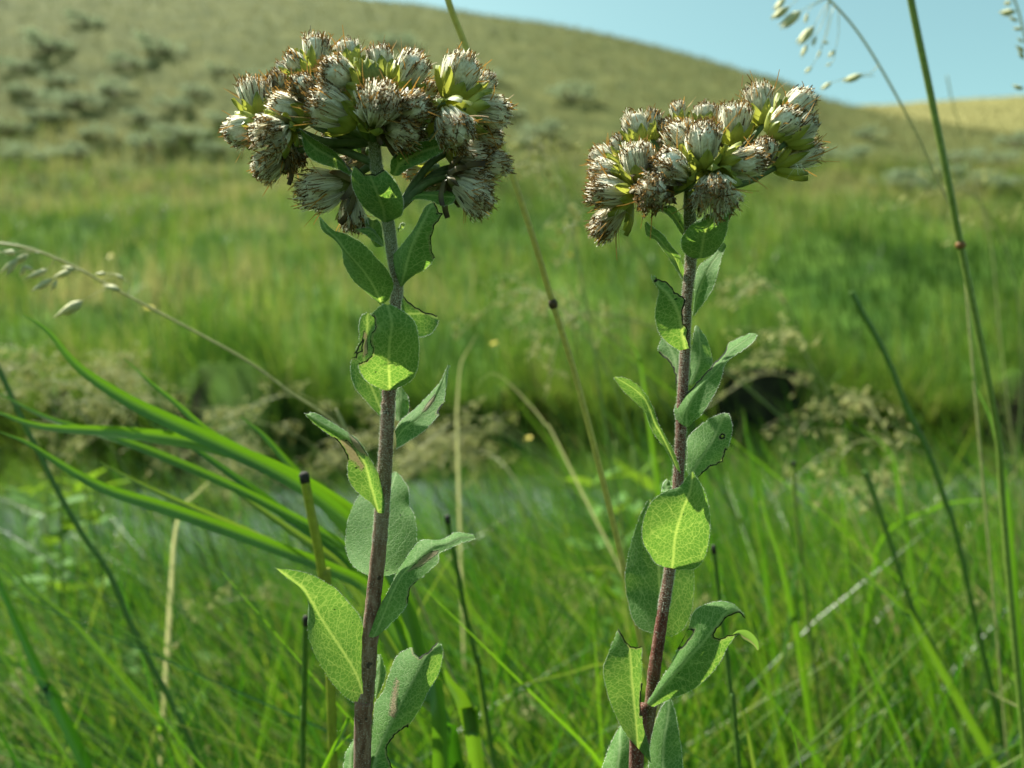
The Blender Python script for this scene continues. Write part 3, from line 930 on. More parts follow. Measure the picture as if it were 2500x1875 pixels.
HEADN = [0]
def head(plant, base, tip, width, D, style, xf):
    """base/tip: (x, y, depth mm) in picture units"""
    ox, oy, s = xf
    HEADN[0] += 1
    r = np.random.default_rng(3000 + HEADN[0])
    B = P(ox + base[0] * s, oy + base[1] * s, D + base[2] / 1000)
    T = P(ox + tip[0] * s, oy + tip[1] * s, D + tip[2] / 1000)
    ax = T - B; H = np.linalg.norm(ax)
    R = width * s * 0.5 * D / F * (1.05 if style != 'f' else 0.92)
    H = max(H * 1.07, 1.35 * R)
    q = Vector(ax).to_track_quat('Z', 'Y')
    bm = BR_B if style in 'sd' else BR_G
    # receptacle and inner dome
    mb = MB()
    if style == 'g':
        prof = [(0.0, 0.25), (0.12, 0.62), (0.35, 0.9), (0.6, 0.88), (0.82, 0.62), (0.97, 0.2)]
    else:
        prof = [(0.0, 0.16), (0.08, 0.36), (0.25, 0.52), (0.42, 0.66), (0.62, 0.74), (0.80, 0.66), (0.90, 0.2)]
    if style == 'f':
        prof = [(a_ * 0.72, b_ * 0.85) for a_, b_ in prof]
    pr = catmull(np.array(prof), 12)
    mb.tube(np.stack([0 * pr[:, 0], 0 * pr[:, 0], pr[:, 0] * H], -1), pr[:, 1] * R, 12, sstep(0.25, 0.5, pr[:, 0]) if style != 'g' else 0.0)
    me = mb.mesh("flower_head", M_CORE)
    o = bpy.data.objects.new("flower_head", me); COL.objects.link(o)
    o.parent = plant; o.location = Vector(B) - ORIG[plant.name]
    o.rotation_mode = 'QUATERNION'; o.rotation_quaternion = q
    # bracts
    nb = 10 if style == 'g' else 8
    for k in range(nb):
        a = 2 * math.pi * (k + 0.3 * r.random()) / nb
        row = k % 2
        bo = bpy.data.objects.new("bract", bm); COL.objects.link(bo); bo.parent = o
        L = H * ((0.95 if style == 'g' else 0.60 if style != 's' else 0.66) - 0.10 * row) * r.uniform(0.9, 1.08)
        tilt = (0.10 if style == 'g' else 0.36 if style != 's' else 0.62) + 0.06 * row
        wsc = R * (1.6 if style != 's' else 1.1)
        rad0 = R * (0.34 + 0.06 * row)
        if style == 'g':
            rad0 = R * 0.5; tilt = 0.0 - 0.02 * row; wsc = R * 1.9
        mt = Matrix.Rotation(a, 4, 'Z') @ Matrix.Translation((0, rad0, 0.0)) @ Matrix.Rotation(-tilt, 4, 'X') @ Matrix.Diagonal((wsc, L * (0.9 if style != 'g' else 0.75), L, 1))
        bo.matrix_local = mt
    if style == 'g':
        return B
    # pappus: a brush of pale bristles, one tuft for each seed
    nf = 52
    rho = np.sqrt(r.random(nf)); phi = r.uniform(0, 6.28, nf)
    spread = {'w': 0.40, 'b': 0.44, 'f': 0.54, 'd': 0.52, 's': 0.52}[style]
    org = np.stack([rho * np.cos(phi) * R * 0.62, rho * np.sin(phi) * R * 0.62, H * (0.16 + 0.1 * rho)], -1)
    th = rho ** 1.1 * spread + r.normal(0, 0.05, nf)
    dr = np.stack([np.sin(th) * np.cos(phi), np.sin(th) * np.sin(phi), np.cos(th)], -1)
    lnf = (H * 0.78 * (1.0 - 0.30 * rho ** 3) * r.normal(1, 0.05, nf))
    pb = MB()
    k = 16
    oo = np.repeat(org, k, 0) + r.normal(0, R * 0.035, (nf * k, 3))
    dd = np.repeat(dr, k, 0) + r.normal(0, 0.055, (nf * k, 3)); dd /= np.linalg.norm(dd, axis=1)[:, None]
    ll = np.repeat(lnf, k) * r.uniform(0.80, 1.0, nf * k)
    curl = np.repeat(np.stack([np.cos(phi), np.sin(phi), 0 * phi], -1) * rho[:, None], k, 0) * (-0.27 * ll)[:, None]
    if style == 'f': curl *= 0.6
    curl = curl + r.normal(0, 1, (nf * k, 3)) * (0.035 * ll)[:, None]
    tone = np.repeat(r.normal(0.72, 0.2, nf), k) + r.normal(0, 0.14, nf * k)
    if style == 'd': tone -= 0.3
    strands(pb, oo, dd, ll, 0.00032, 0.00016, curl, tone.clip(0, 1))
    po = bpy.data.objects.new("pappus", pb.mesh("pappus", M_PAPPUS)); COL.objects.link(po); po.parent = o; po["kind"] = "stuff"
    # dried brown corollas: thin streaks between the tufts and a crumpled brown fringe at the tips
    fb = MB()
    curl1 = np.stack([np.cos(phi), np.sin(phi), 0 * phi], -1) * (rho * (-0.25 if style != 'f' else -0.15) * lnf)[:, None]
    st = r.uniform(0.40, 0.7, nf)
    sel = r.random(nf) < {'w': 0.6, 'b': 0.85, 'f': 0.7, 'd': 1.0, 's': 0.9}[style]
    o1 = org + dr * (lnf * st)[:, None] + curl1 * (st ** 2)[:, None] + r.normal(0, R * 0.05, (nf, 3))
    strands(fb, o1[sel], dr[sel], (lnf * (1.0 - st))[sel], 0.00034, 0.00024, curl1[sel] * (1 - st ** 2)[sel][:, None] + r.normal(0, 1, (nf, 3))[sel] * (0.05 * lnf)[sel][:, None], r.beta(1.6, 2.0, sel.sum()))
    k = {'w': 3, 'b': 6, 'f': 6, 'd': 10, 's': 4}[style]
    st = r.uniform(0.80, 0.97, nf * k) if style != 'd' else r.uniform(0.62, 0.97, nf * k)
    oo = np.repeat(org, k, 0) + np.repeat(dr * lnf[:, None], k, 0) * st[:, None] + np.repeat(curl1, k, 0) * (st ** 2)[:, None] + r.normal(0, R * 0.07, (nf * k, 3))
    dd = np.repeat(dr + curl1 / lnf[:, None] * 1.6, k, 0) + r.normal(0, 0.38, (nf * k, 3)); dd /= np.linalg.norm(dd, axis=1)[:, None]
    ll = np.repeat(lnf, k) * r.uniform(0.08, 0.17, nf * k)
    strands(fb, oo, dd, ll, 0.00038, 0.00020, r.normal(0, 1, (nf * k, 3)) * (0.35 * ll)[:, None], r.beta(1.5, 1.9, nf * k))
    # dark seeds low in the brush
    m2 = 16
    sel = r.integers(0, nf, m2)
    strands(fb, org[sel] + dr[sel] * lnf[sel][:, None] * 0.3, dr[sel], lnf[sel] * 0.3, 0.0005, 0.0002, np.zeros((m2, 3)), r.uniform(0, 0.25, m2))
    # orange remains of the rays, sticking out
    m3 = int(r.integers(6, 12))
    ph = r.uniform(0, 6.28, m3); th = r.uniform(0.45, 1.05, m3)
    d3 = np.stack([np.sin(th) * np.cos(ph), np.sin(th) * np.sin(ph), np.cos(th)], -1)
    o3 = np.stack([np.cos(ph) * R * 0.5, np.sin(ph) * R * 0.5, np.full(m3, H * 0.45)], -1)
    strands(fb, o3, d3, H * r.uniform(0.42, 0.70, m3), 0.00045, 0.00015, r.normal(0, 1, (m3, 3)) * H * 0.09, r.uniform(0.7, 1.0, m3), 4)
    fo = bpy.data.objects.new("dried_florets", fb.mesh("dried_florets", M_FLORET)); COL.objects.link(fo); fo.parent = o; fo["kind"] = "stuff"
    return B

def peduncle(plant, a, b, r0, r1, sag=0.25):
    a = np.asarray(a); b = np.asarray(b)
    mid = a + (b - a) * 0.55 + np.array([0, 0, -sag]) * np.linalg.norm(b - a)
    mb = MB()
    mb.tube(catmull([a, mid, b], 10), np.linspace(r0, r1, 10), 7)
    return place("peduncle", mb.mesh("peduncle", M_PED, True, a), plant, a)

A_ = (500, 60, 0.3617); B_ = (660, 480, 0.3616); C_ = (640, 960, 0.3256); D_ = (640, 1360, 0.3104)
F_ = (1380, 180, 0.3074); G_ = (1460, 500, 0.3616); H_ = (1440, 980, 0.3133); I_ = (1420, 1360, 0.3105)
DL = 0.200
DR = 0.204

# ---- left plant
rootL = P(884, 1900, DL)
zL = float(ground(np.array([rootL[0] - 0.012]), np.array([rootL[1] + 0.03]))[0])
left = thing("goldenrod", "flower stem with the larger, rounder seed cluster, gone to fluffy seed, chewed leaves", "wildflower",
             (rootL[0] - 0.012, rootL[1] + 0.03, zL), "two goldenrod stems gone to seed")
sl = [(910, 300), (914, 350), (920, 410), (935, 480), (950, 560), (958, 620), (971, 700), (965, 745), (955, 870), (948, 980), (944, 1060),
      (936, 1200), (924, 1350), (909, 1490), (898, 1640), (888, 1763), (884, 1900)]
stem(left, sl, [24, 28, 30, 30, 30, 28, 26, 27, 30, 33, 34, 36, 37, 38, 39, 41, 43], DL, [0, 0, 0, 0, 0, 0, 0, 0, 0, 0, 0, 0, 0, 0, 0, 0, 0],
     [1, 1, 1, 1, 0.9, 0.7, 0.35, 0.4, 0.3, 0.0, 0.1, 0.35, 0.15, 0.05, 0.25, 0.1, 0.1], 1, 0.3)
HL = [  # base, tip, depth(base), depth(tip), width, style
    ((730, 330), (760, 80), 12, 12, 195, 'b'), ((690, 350), (570, 200), 8, 6, 170, 'w'), ((600, 370), (495, 290), 16, 18, 140, 'b'),
    ((980, 310), (950, 125), 16, 18, 235, 'w'), ((1200, 350), (1180, 155), 18, 18, 230, 'b'), ((1290, 450), (1460, 215), 0, -3, 275, 'w'),
    ((1650, 510), (1770, 205), 4, 2, 305, 'w'), ((1810, 490), (1930, 350), 14, 16, 160, 'w'), ((1770, 560), (2050, 610), 0, 0, 235, 'w'),
    ((1600, 560), (1740, 790), -4, -12, 245, 'b'), ((1780, 730), (2000, 770), 6, 6, 165, 'w'), ((1110, 440), (1110, 250), -6, -6, 200, 'g'),
    ((1020, 440), (800, 260), -6, -12, 265, 'b'), ((1030, 650), (705, 490), -6, -12, 285, 'b'), ((1130, 690), (1200, 450), -6, -17, 290, 'f'),
    ((1290, 620), (1500, 540), -6, -12, 225, 'd'), ((1210, 670), (1430, 760), -4, -10, 240, 'd'), ((730, 510), (610, 360), -4, -9, 185, 'd'),
    ((710, 630), (430, 550), -2, -6, 245, 'w'), ((350, 630), (285, 370), 4, 3, 195, 'w'), ((405, 610), (385, 380), 8, 9, 125, 'w'),
    ((510, 490), (465, 330), 12, 12, 150, 'd'), ((380, 680), (140, 750), 0, -2, 225, 'w'), ((570, 690), (380, 790), -4, -13, 235, 'f'),
    ((560, 870), (350, 1010), 4, 2, 215, 's'), ((560, 750), (595, 985), 6, 4, 175, 'd'), ((1010, 1060), (640, 1150), 6, 2, 265, 's'),
    ((980, 1110), (1010, 1385), 10, 8, 190, 's'), ((1570, 955), (1360, 990), 16, 20, 150, 'w'), ((1640, 860), (1920, 890), 6, 4, 225, 'b'),
    ((1740, 950), (2045, 945), 8, 8, 205, 'w'), ((1640, 1000), (1920, 1090), 4, 3, 185, 's'), ((1640, 1030), (1915, 1240), 0, -2, 195, 's'),
    ((1620, 1040), (1490, 1095), 12, 16, 125, 'd'), ((1100, 860), (960, 900), 18, 24, 160, 'd'), ((1440, 520), (1540, 400), 6, 6, 165, 'w'),
    ((900, 700), (830, 760), 16, 20, 150, 'w'), ((1500, 600), (1640, 500), 14, 16, 190, 'd'), ((860, 560), (780, 640), 12, 8, 210, 'd'),
    ((1830, 600), (1900, 830), 14, 16, 200, 'd')]
hubL = [P(914, 345, DL + 0.001), P(920, 400, DL), P(965, 470, DL)]
for b, t, db, dt, w, stl in HL:
    Bp = head(left, (b[0], b[1], db), (t[0], t[1], dt), w, DL, stl, A_)
    low = b[1] > 800
    if low and b[0] > 1300: hub = P(500 + 1320 * .3617, 60 + 1230 * .3617, DL)
    elif low: hub = hubL[1]
    else: hub = hubL[0]
    peduncle(left, hub, Bp, 0.0011, 0.0008, 0.10 if not low else -0.12)
# leaves of the left plant
leaf(left, [(1190, 1320, 1215, 1335, 1270, 1320), (1085, 1245, 1205, 1250, 1330, 1280), (1015, 1140, 1180, 1180, 1337, 1185), (990, 1040, 1150, 1100, 1295, 1075),
            (1005, 970, 1110, 1010, 1215, 985), (1040, 920, 1080, 930, 1120, 920)], A_, DL, -2, -14, -3, 3, 3,
     bites=[[(960, 890), (1020, 955), (1080, 1010), (1150, 1012), (1200, 985), (1230, 940), (1150, 850)]], label="dark green bract leaf with its tip bitten off below the seed cluster")
leaf(left, [(1335, 1220, 1335, 1235, 1340, 1250), (1420, 1135, 1400, 1160, 1400, 1185), (1540, 1125, 1520, 1150, 1500, 1182), (1630, 1115, 1620, 1160, 1600, 1220), (1680, 1130, 1680, 1165, 1670, 1205), (1692, 1165, 1692, 1170, 1690, 1178)],
     A_, DL, 0, -3, 0, 4, -1)
leaf(left, [(980, 990, 1000, 1005, 1000, 1030), (890, 870, 900, 920, 900, 975), (760, 785, 790, 860, 790, 940), (690, 740, 710, 800, 690, 880), (640, 700, 645, 715, 650, 740)], A_, DL, 0, -8, 0, -3, -2)
leaf(left, [(1250, 1000, 1275, 1020, 1310, 1020), (1275, 890, 1330, 930, 1380, 970), (1430, 800, 1440, 870, 1460, 935), (1590, 775, 1580, 820, 1570, 880), (1670, 800, 1668, 810, 1660, 830)], A_, DL, -1, -10, 0, -3, -3)
leaf(left, [(1050, 770, 1060, 900, 1070, 940), (960, 745, 980, 800, 1000, 850), (880, 760, 880, 790, 890, 880), (850, 800, 850, 830, 880, 890)], A_, DL + 0.012, 0, 4, 0, 2, 2)
leaf(left, [(740, 725, 752, 730, 800, 695), (640, 640, 715, 640, 832, 595), (555, 560, 660, 545, 795, 505), (497, 450, 590, 455, 725, 425), (480, 350, 520, 380, 630, 325), (430, 290, 450, 285, 520, 258), (350, 225, 380, 220, 420, 222), (330, 135, 335, 138, 340, 140)],
     B_, DL, 0, -9, -4, 4, -2)
leaf(left, [(800, 485, 880, 610, 935, 520), (810, 415, 905, 520, 1030, 500), (880, 335, 940, 380, 1110, 410), (965, 225, 985, 265, 1150, 300), (1010, 140, 1030, 170, 1175, 190), (1050, 65, 1070, 90, 1160, 105), (1105, 38, 1108, 42, 1115, 48)],
     B_, DL, -1, -10, -3, 4, 2,
     bites=[[(1112, 412), (1090, 380), (1083, 280), (1108, 200), (1140, 150), (1178, 108), (1145, 115), (1125, 75), (1108, 36), (1240, 30), (1260, 420)]],
     label="upright leaf with a ragged black chewed right margin")
leaf(left, [(860, 215, 860, 230, 860, 240), (885, 180, 885, 205, 890, 220), (912, 182, 914, 186, 912, 190)], B_, DL + 0.002, 0, 3, 0, 1, 1, nt=20, nv=10)
leaf(left, [(755, 300, 762, 320, 770, 340), (690, 215, 690, 240, 690, 290), (630, 212, 630, 230, 630, 250), (578, 218, 580, 221, 585, 226)], B_, DL + 0.003, 0, 2, 0, 2, -2, nt=24, nv=12)
leaf(left, [(640, 180, 700, 330, 765, 330), (640, 150, 690, 240, 750, 200), (665, 140, 690, 160, 720, 150)], B_, DL + 0.005, 0, 6, 0, 1, 1, nt=24, nv=12)
leaf(left, [(880, 790, 885, 880, 895, 985), (888, 660, 910, 800, 960, 955), (925, 640, 980, 790, 1040, 940), (985, 650, 1040, 790, 1090, 918), (1050, 700, 1095, 810, 1125, 865), (1110, 760, 1132, 820, 1134, 835)], B_, DL + 0.003, 0, 7, 0, 2, -1,
     bites=[[(885, 610), (900, 678), (960, 732), (1040, 780), (1115, 800), (1180, 790), (1150, 600)]], label="leaf behind the stem eaten away along a straight dark edge")
leaf(left, [(750, 1302, 805, 1310, 862, 1292), (655, 1248, 803, 1200, 945, 1245), (603, 1165, 800, 1090, 990, 1160), (588, 1060, 806, 1000, 1002, 1040), (598, 950, 815, 925, 995, 925), (645, 845, 820, 860, 965, 838), (710, 770, 808, 790, 895, 775), (770, 722, 790, 730, 810, 726)],
     B_, DL, -2, -15, -5, 4, 3,
     bites=[[(600, 1128), (660, 1102), (690, 1050), (670, 980), (680, 930), (710, 880), (702, 818), (640, 780), (540, 800), (540, 1135)]],
     label="broad leaf in front of the stem with a bay eaten out of its left side")
leaf(left, [(740, 1482, 765, 1480, 775, 1450), (645, 1375, 715, 1360, 765, 1300), (572, 1285, 660, 1230, 745, 1150), (543, 1180, 635, 1110, 722, 1050), (556, 1080, 630, 1020, 702, 980), (600, 985, 650, 945, 706, 900), (600, 885, 655, 880, 712, 850), (615, 810, 655, 825, 698, 810), (650, 786, 660, 788, 672, 790)],
     B_, DL + 0.0025, 0, 1, 1, 1, -2, browns=[[(618, 1005), (635, 910), (650, 925), (655, 1060), (630, 1080)]],
     bites=[[(520, 1090), (580, 1055), (628, 972), (612, 1035), (570, 1078)]], label="leaf with a dried torn slit tucked behind the broad front leaf")
leaf(left, [(850, 1510, 865, 1515, 900, 1505), (848, 1410, 880, 1410, 930, 1450), (855, 1310, 880, 1350, 932, 1370), (878, 1284, 882, 1288, 892, 1292)], B_, DL + 0.004, 0, 6, 0, 1, 1, nt=28, nv=14)
leaf(left, [(840, 1580, 850, 1640, 850, 1700), (885, 1510, 900, 1570, 910, 1665), (985, 1425, 1000, 1490, 1050, 1570), (1085, 1325, 1085, 1400, 1155, 1440), (1145, 1255, 1130, 1310, 1177, 1340), (1180, 1185, 1172, 1220, 1192, 1220), (1205, 1130, 1206, 1132, 1210, 1136)],
     B_, DL - 0.001, -1, 4, -2, 4, -3, browns=[[(1030, 1450), (1060, 1400), (1112, 1340), (1105, 1375), (1050, 1445)]],
     bites=[[(1125, 1455), (1160, 1405), (1200, 1390), (1190, 1480)]], label="narrow upswept leaf with a brown slit and nibbled edge")
leaf(left, [(835, 830, 870, 895, 955, 895), (740, 765, 835, 760, 945, 780), (660, 670, 805, 650, 890, 640), (640, 570, 780, 560, 840, 545), (640, 490, 740, 460, 785, 450), (590, 395, 680, 370, 720, 350), (520, 325, 580, 300, 610, 273), (430, 260, 450, 230, 500, 205), (350, 188, 355, 170, 395, 148), (320, 150, 322, 155, 326, 160)],
     C_, DL - 0.001, -2, -6, -3, 3, 5,
     browns=[[(640, 355), (690, 425), (765, 550), (745, 578), (700, 520), (650, 490), (600, 400), (560, 350)], [(655, 308), (720, 368), (785, 465), (745, 452), (690, 400), (670, 350)]],
     bites=[[(540, 330), (565, 360), (640, 470), (632, 512), (560, 520), (500, 360)]], label="drooping left leaf with brown dead patches")
leaf(left, [(800, 1368, 870, 1372, 950, 1368), (690, 1300, 880, 1280, 1070, 1310), (635, 1190, 890, 1170, 1140, 1180), (630, 1060, 900, 1050, 1155, 1060), (655, 920, 920, 920, 1140, 920), (700, 810, 940, 800, 1102, 845), (770, 720, 960, 720, 1097, 725), (870, 650, 985, 650, 1060, 655), (1000, 588, 1005, 590, 1012, 592)],
     C_, DL + 0.003, 0, 27, 0, 1, 2, label="broad pale leaf spreading behind the stem, sunlit")
def cd(x_, y_):   # C units -> D units
    return ((C_[0] + x_ * C_[2] - D_[0]) / D_[2], (C_[1] + y_ * C_[2] - D_[1]) / D_[2])
def rowCD(a, b, c):
    return cd(*a) + cd(*b) + cd(*c)
leaf(left, [(782, 602, 875, 632, 960, 575), (845, 490, 940, 490, 995, 535), (920, 385, 985, 375, 1075, 455), (975, 300, 1030, 270, 1150, 350), (1030, 190, 1085, 165, 1165, 250), (1080, 85, 1150, 90, 1215, 195),
            rowCD((1150, 1140), (1245, 1190), (1310, 1275)), rowCD((1215, 1098), (1300, 1150), (1325, 1205)), rowCD((1345, 1100), (1390, 1130), (1410, 1160)), rowCD((1450, 1045), (1490, 1085), (1515, 1115)), rowCD((1585, 1060), (1598, 1085), (1600, 1095))],
     D_, DL - 0.003, 0, 6, -3, 5, -2,
     browns=[[cd(1100, 1330), cd(1200, 1235), cd(1255, 1195), cd(1320, 1182), cd(1310, 1205), cd(1180, 1300)]],
     bites=[[(1150, 356), (1165, 250), (1195, 215), (1280, 165), (1340, 150), (1330, 330)]], label="curled right leaf with a tan dead strip and ragged lower edge")
leaf(left, [(770, 1152, 815, 1150, 828, 1140), (690, 1122, 780, 1030, 805, 1000), (560, 1000, 730, 900, 797, 800), (450, 830, 640, 750, 800, 590), (375, 660, 540, 600, 765, 465), (356, 500, 450, 460, 690, 372), (362, 330, 385, 345, 580, 255), (300, 230, 312, 238, 430, 160), (190, 160, 200, 152, 260, 106), (104, 82, 106, 85, 110, 90)],
     D_, DL - 0.002, 0, -6, 2, 5, 2, label="large smooth oval leaf pointing left, tip folded, fine net veins")
leaf(left, [(890, 1110, 895, 1112, 905, 1105), (895, 960, 915, 960, 962, 960), (908, 840, 930, 850, 968, 880), (915, 765, 922, 765, 930, 768)], D_, DL + 0.004, 0, 7, 0, 1, 1, nt=30, nv=14)
leaf(left, [(835, 1690, 860, 1720, 1010, 1720), (852, 1560, 900, 1560, 1040, 1590), (875, 1300, 970, 1400, 1090, 1440), (890, 1150, 1040, 1250, 1160, 1315), (955, 1055, 1100, 1130, 1240, 1190), (998, 930, 1170, 1000, 1310, 1050), (1045, 805, 1230, 890, 1385, 920), (1115, 738, 1280, 790, 1418, 790), (1250, 690, 1345, 715, 1412, 705), (1375, 676, 1384, 674, 1392, 676)],
     D_, DL - 0.002, 0, 20, 0, 4, 4, browns=[[(1052, 960), (1072, 972), (1050, 1150), (1062, 1205), (1040, 1262), (1003, 1238), (1020, 1100)]],
     bites=[[(1187, 700), (1200, 760), (1235, 787), (1300, 750), (1380, 672), (1300, 600), (1180, 620)], [(1035, 1690), (1010, 1620), (985, 1560), (985, 1480), (1040, 1400), (1140, 1325), (1180, 1400), (1120, 1700)]],
     label="large sunlit leaf with a notched tip and a brown slit")
leaf(left, [(655, 1790, 690, 1800, 735, 1790), (640, 1650, 690, 1650, 745, 1650), (662, 1535, 700, 1540, 745, 1540), (725, 1430, 730, 1430, 738, 1432)], D_, DL + 0.003, 0, 9, 0, 1, 1, nt=30, nv=14)

# ---- right plant
rootR = P(1550, 1900, DR)
zR = float(ground(np.array([rootR[0] - 0.012]), np.array([rootR[1] + 0.03]))[0])
right = thing("goldenrod", "flower stem with the smaller, slanting seed cluster on a redder stalk", "wildflower",
              (rootR[0] - 0.012, rootR[1] + 0.03, zR), "two goldenrod stems gone to seed")
sr = [(1692, 410), (1686, 450), (1683, 500), (1686, 560), (1687, 630), (1678, 715), (1674, 800), (1672, 862), (1668, 934), (1662, 1060), (1656, 1168), (1646, 1290),
      (1634, 1397), (1620, 1484), (1607, 1570), (1597, 1640), (1586, 1740), (1570, 1810), (1552, 1900)]
stem(right, sr, [22, 25, 28, 29, 27, 25, 24, 24, 25, 26, 26, 26, 26, 28, 30, 31, 31, 33, 36], DR, [0] * 19,
     [1, 1, 1, 0.9, 0.5, 0.25, 0.3, 0.1, 0, 0, 0.05, 0.25, 0.1, 0, 0, 0.05, 0.3, 0.1, 0], 2, 1.0)
HR = [
    ((600, 560), (525, 315), 4, 4, 225, 'w'), ((690, 530), (690, 295), 10, 10, 140, 'w'), ((905, 410), (890, 225), 14, 14, 140, 'w'),
    ((1100, 430), (1130, 245), 12, 12, 235, 'b'), ((1330, 570), (1345, 235), 4, 2, 285, 'w'), ((1500, 490), (1440, 230), 10, 10, 165, 'b'),
    ((1570, 410), (1530, 85), 5, 5, 240, 'w'), ((1690, 410), (1930, 155), 7, 6, 265, 'w'), ((1610, 490), (1840, 300), -3, -7, 245, 'w'),
    ((1740, 560), (1970, 350), 4, 5, 215, 'w'), ((1660, 750), (2005, 590), 8, 9, 205, 'w'), ((1550, 740), (1590, 515), -3, -6, 205, 'd'),
    ((1230, 720), (1575, 695), -8, -12, 240, 'w'), ((1190, 810), (1180, 1050), -8, -17, 320, 'f'), ((1090, 760), (1110, 395), -9, -14, 295, 'b'),
    ((990, 630), (820, 415), 0, -2, 250, 'w'), ((990, 830), (745, 690), -9, -15, 270, 'b'), ((600, 870), (565, 545), -6, -9, 305, 'w'),
    ((410, 730), (215, 625), 4, 5, 200, 'w'), ((480, 810), (205, 755), 0, -2, 210, 'w'), ((550, 960), (195, 925), -4, -6, 245, 'b'),
    ((720, 890), (680, 960), -6, -18, 265, 'd'), ((510, 1000), (235, 1270), 2, 2, 205, 'b'), ((490, 650), (385, 510), 8, 9, 165, 'w'),
    ((840, 510), (780, 370), 9, 9, 165, 'b'), ((980, 550), (960, 370), 8, 8, 165, 'w'), ((1300, 760), (1280, 620), -3, -10, 150, 'g'),
    ((760, 640), (700, 560), 14, 18, 200, 'd'), ((1180, 600), (1230, 480), 12, 16, 200, 'd'), ((1400, 640), (1480, 600), 10, 14, 200, 'd')]
hubR = P(1687, 450, DR)
for b, t, db, dt, w, stl in HR:
    Bp = head(right, (b[0], b[1], db), (t[0], t[1], dt), w, DR, stl, F_)
    peduncle(right, hubR, Bp, 0.0010, 0.0007, 0.10)
# wisps of loose seed down
wb = MB()
for cx_, cy_ in ((1370, 960), (1360, 1040), (1850, 760), (440, 1120), (1180, 1100)):
    n_ = 16
    o_ = np.array([P(F_[0] + (cx_ + random.uniform(-25, 25)) * F_[2], F_[1] + (cy_ - 40) * F_[2], DR - 0.006) for _ in range(n_)])
    d_ = rng.normal(0, 1, (n_, 3)) * [0.8, 0.5, 0.5] + [0.35 if cx_ > 1000 else -0.1, 0, -0.9]; d_ /= np.linalg.norm(d_, axis=1)[:, None]
    strands(wb, o_, d_, rng.uniform(0.002, 0.0042, n_), 0.00009, 0.00003, rng.normal(0, 0.0005, (n_, 3)), rng.uniform(0.7, 1, n_))
wo = place("loose_down", wb.mesh("loose_down", M_PAPPUS, True, hubR), right, hubR); wo["kind"] = "stuff"

leaf(right, [(640, 362, 690, 362, 722, 358), (588, 330, 702, 300, 782, 330), (562, 275, 712, 230, 832, 268), (576, 205, 732, 160, 868, 180), (640, 128, 770, 95, 880, 105), (745, 65, 825, 45, 905, 60), (910, -20, 925, 0, 932, 10)],
     G_, DR, -2, -12, -4, 3, 3, label="smooth oval bract leaf with dark specks under the seed cluster")
leaf(right, [(935, 1285, 955, 1265, 975, 1210), (830, 1135, 850, 1110, 900, 1090), (760, 1095, 780, 1070, 830, 1045), (700, 1070, 705, 1072, 712, 1078)], F_, DR + 0.001, 0, -3, 0, -2, 2, nt=30, nv=14)
leaf(right, [(1340, 860, 1340, 880, 1330, 900), (1420, 830, 1430, 850, 1430, 875), (1530, 845, 1535, 850, 1530, 860)], F_, DR + 0.004, 0, 3, 0, 1, 1, nt=24, nv=10)
leaf(right, [(560, 495, 572, 500, 582, 440), (490, 375, 520, 360, 550, 345), (430, 290, 455, 285, 500, 285), (392, 240, 410, 230, 440, 205), (330, 205, 345, 180, 370, 150), (315, 130, 318, 122, 322, 116)], G_, DR, 0, -4, -2, 5, -1)
leaf(right, [(640, 745, 640, 752, 648, 748), (650, 600, 665, 640, 722, 648), (658, 490, 705, 520, 775, 560), (690, 408, 745, 430, 812, 440), (770, 348, 795, 350, 832, 350), (845, 255, 855, 258, 868, 280)], G_, DR + 0.001, 0, 3, -2, 2, -2)
leaf(right, [(550, 985, 590, 975, 630, 965), (465, 928, 568, 860, 640, 850), (405, 845, 550, 760, 640, 740), (388, 735, 520, 680, 640, 640), (402, 640, 470, 600, 590, 580), (412, 580, 425, 560, 490, 530), (375, 520, 395, 530, 420, 500), (360, 475, 364, 478, 370, 482)],
     G_, DR - 0.001, -2, -7, -3, 4, 2, bites=[[(625, 965), (605, 900), (608, 850), (575, 800), (570, 740), (586, 640), (520, 592), (500, 560), (455, 512), (385, 512), (420, 440), (700, 500), (720, 980)]],
     label="leaf with its right half eaten back to a wavy black edge")
leaf(right, [(530, 1225, 545, 1225, 560, 1215), (500, 1130, 530, 1100, 565, 1080), (440, 1060, 510, 1020, 565, 1000), (408, 980, 480, 960, 560, 940), (432, 900, 440, 905, 460, 910)], G_, DR + 0.003, 0, 8, 0, 1, 1,
     bites=[[(520, 1240), (522, 1150), (490, 1070), (412, 1005), (360, 1000), (420, 1240)]], nt=40, nv=18)
leaf(right, [(615, 1215, 630, 1220, 660, 1205), (622, 1080, 680, 1080, 755, 1100), (640, 930, 690, 960, 768, 1030), (650, 850, 680, 870, 735, 915), (662, 812, 668, 814, 676, 820)], G_, DR + 0.003, 0, 9, 0, 1, 1, nt=40, nv=18)
leaf(right, [(525, 1450, 600, 1500, 645, 1462), (517, 1380, 600, 1400, 705, 1405), (560, 1298, 648, 1295, 772, 1300), (635, 1235, 715, 1205, 822, 1200), (705, 1145, 795, 1120, 850, 1095), (775, 1075, 845, 1055, 895, 1035), (855, 995, 890, 990, 980, 980), (885, 935, 950, 945, 1045, 925), (1030, 866, 1060, 868, 1076, 878)],
     G_, DR - 0.002, -1, 2, -3, 5, -2, bites=[[(560, 1300), (640, 1238), (700, 1160), (770, 1085), (852, 1000), (868, 940), (800, 930), (560, 1200)]], label="bright translucent leaf sweeping up to the right, tip folded over")
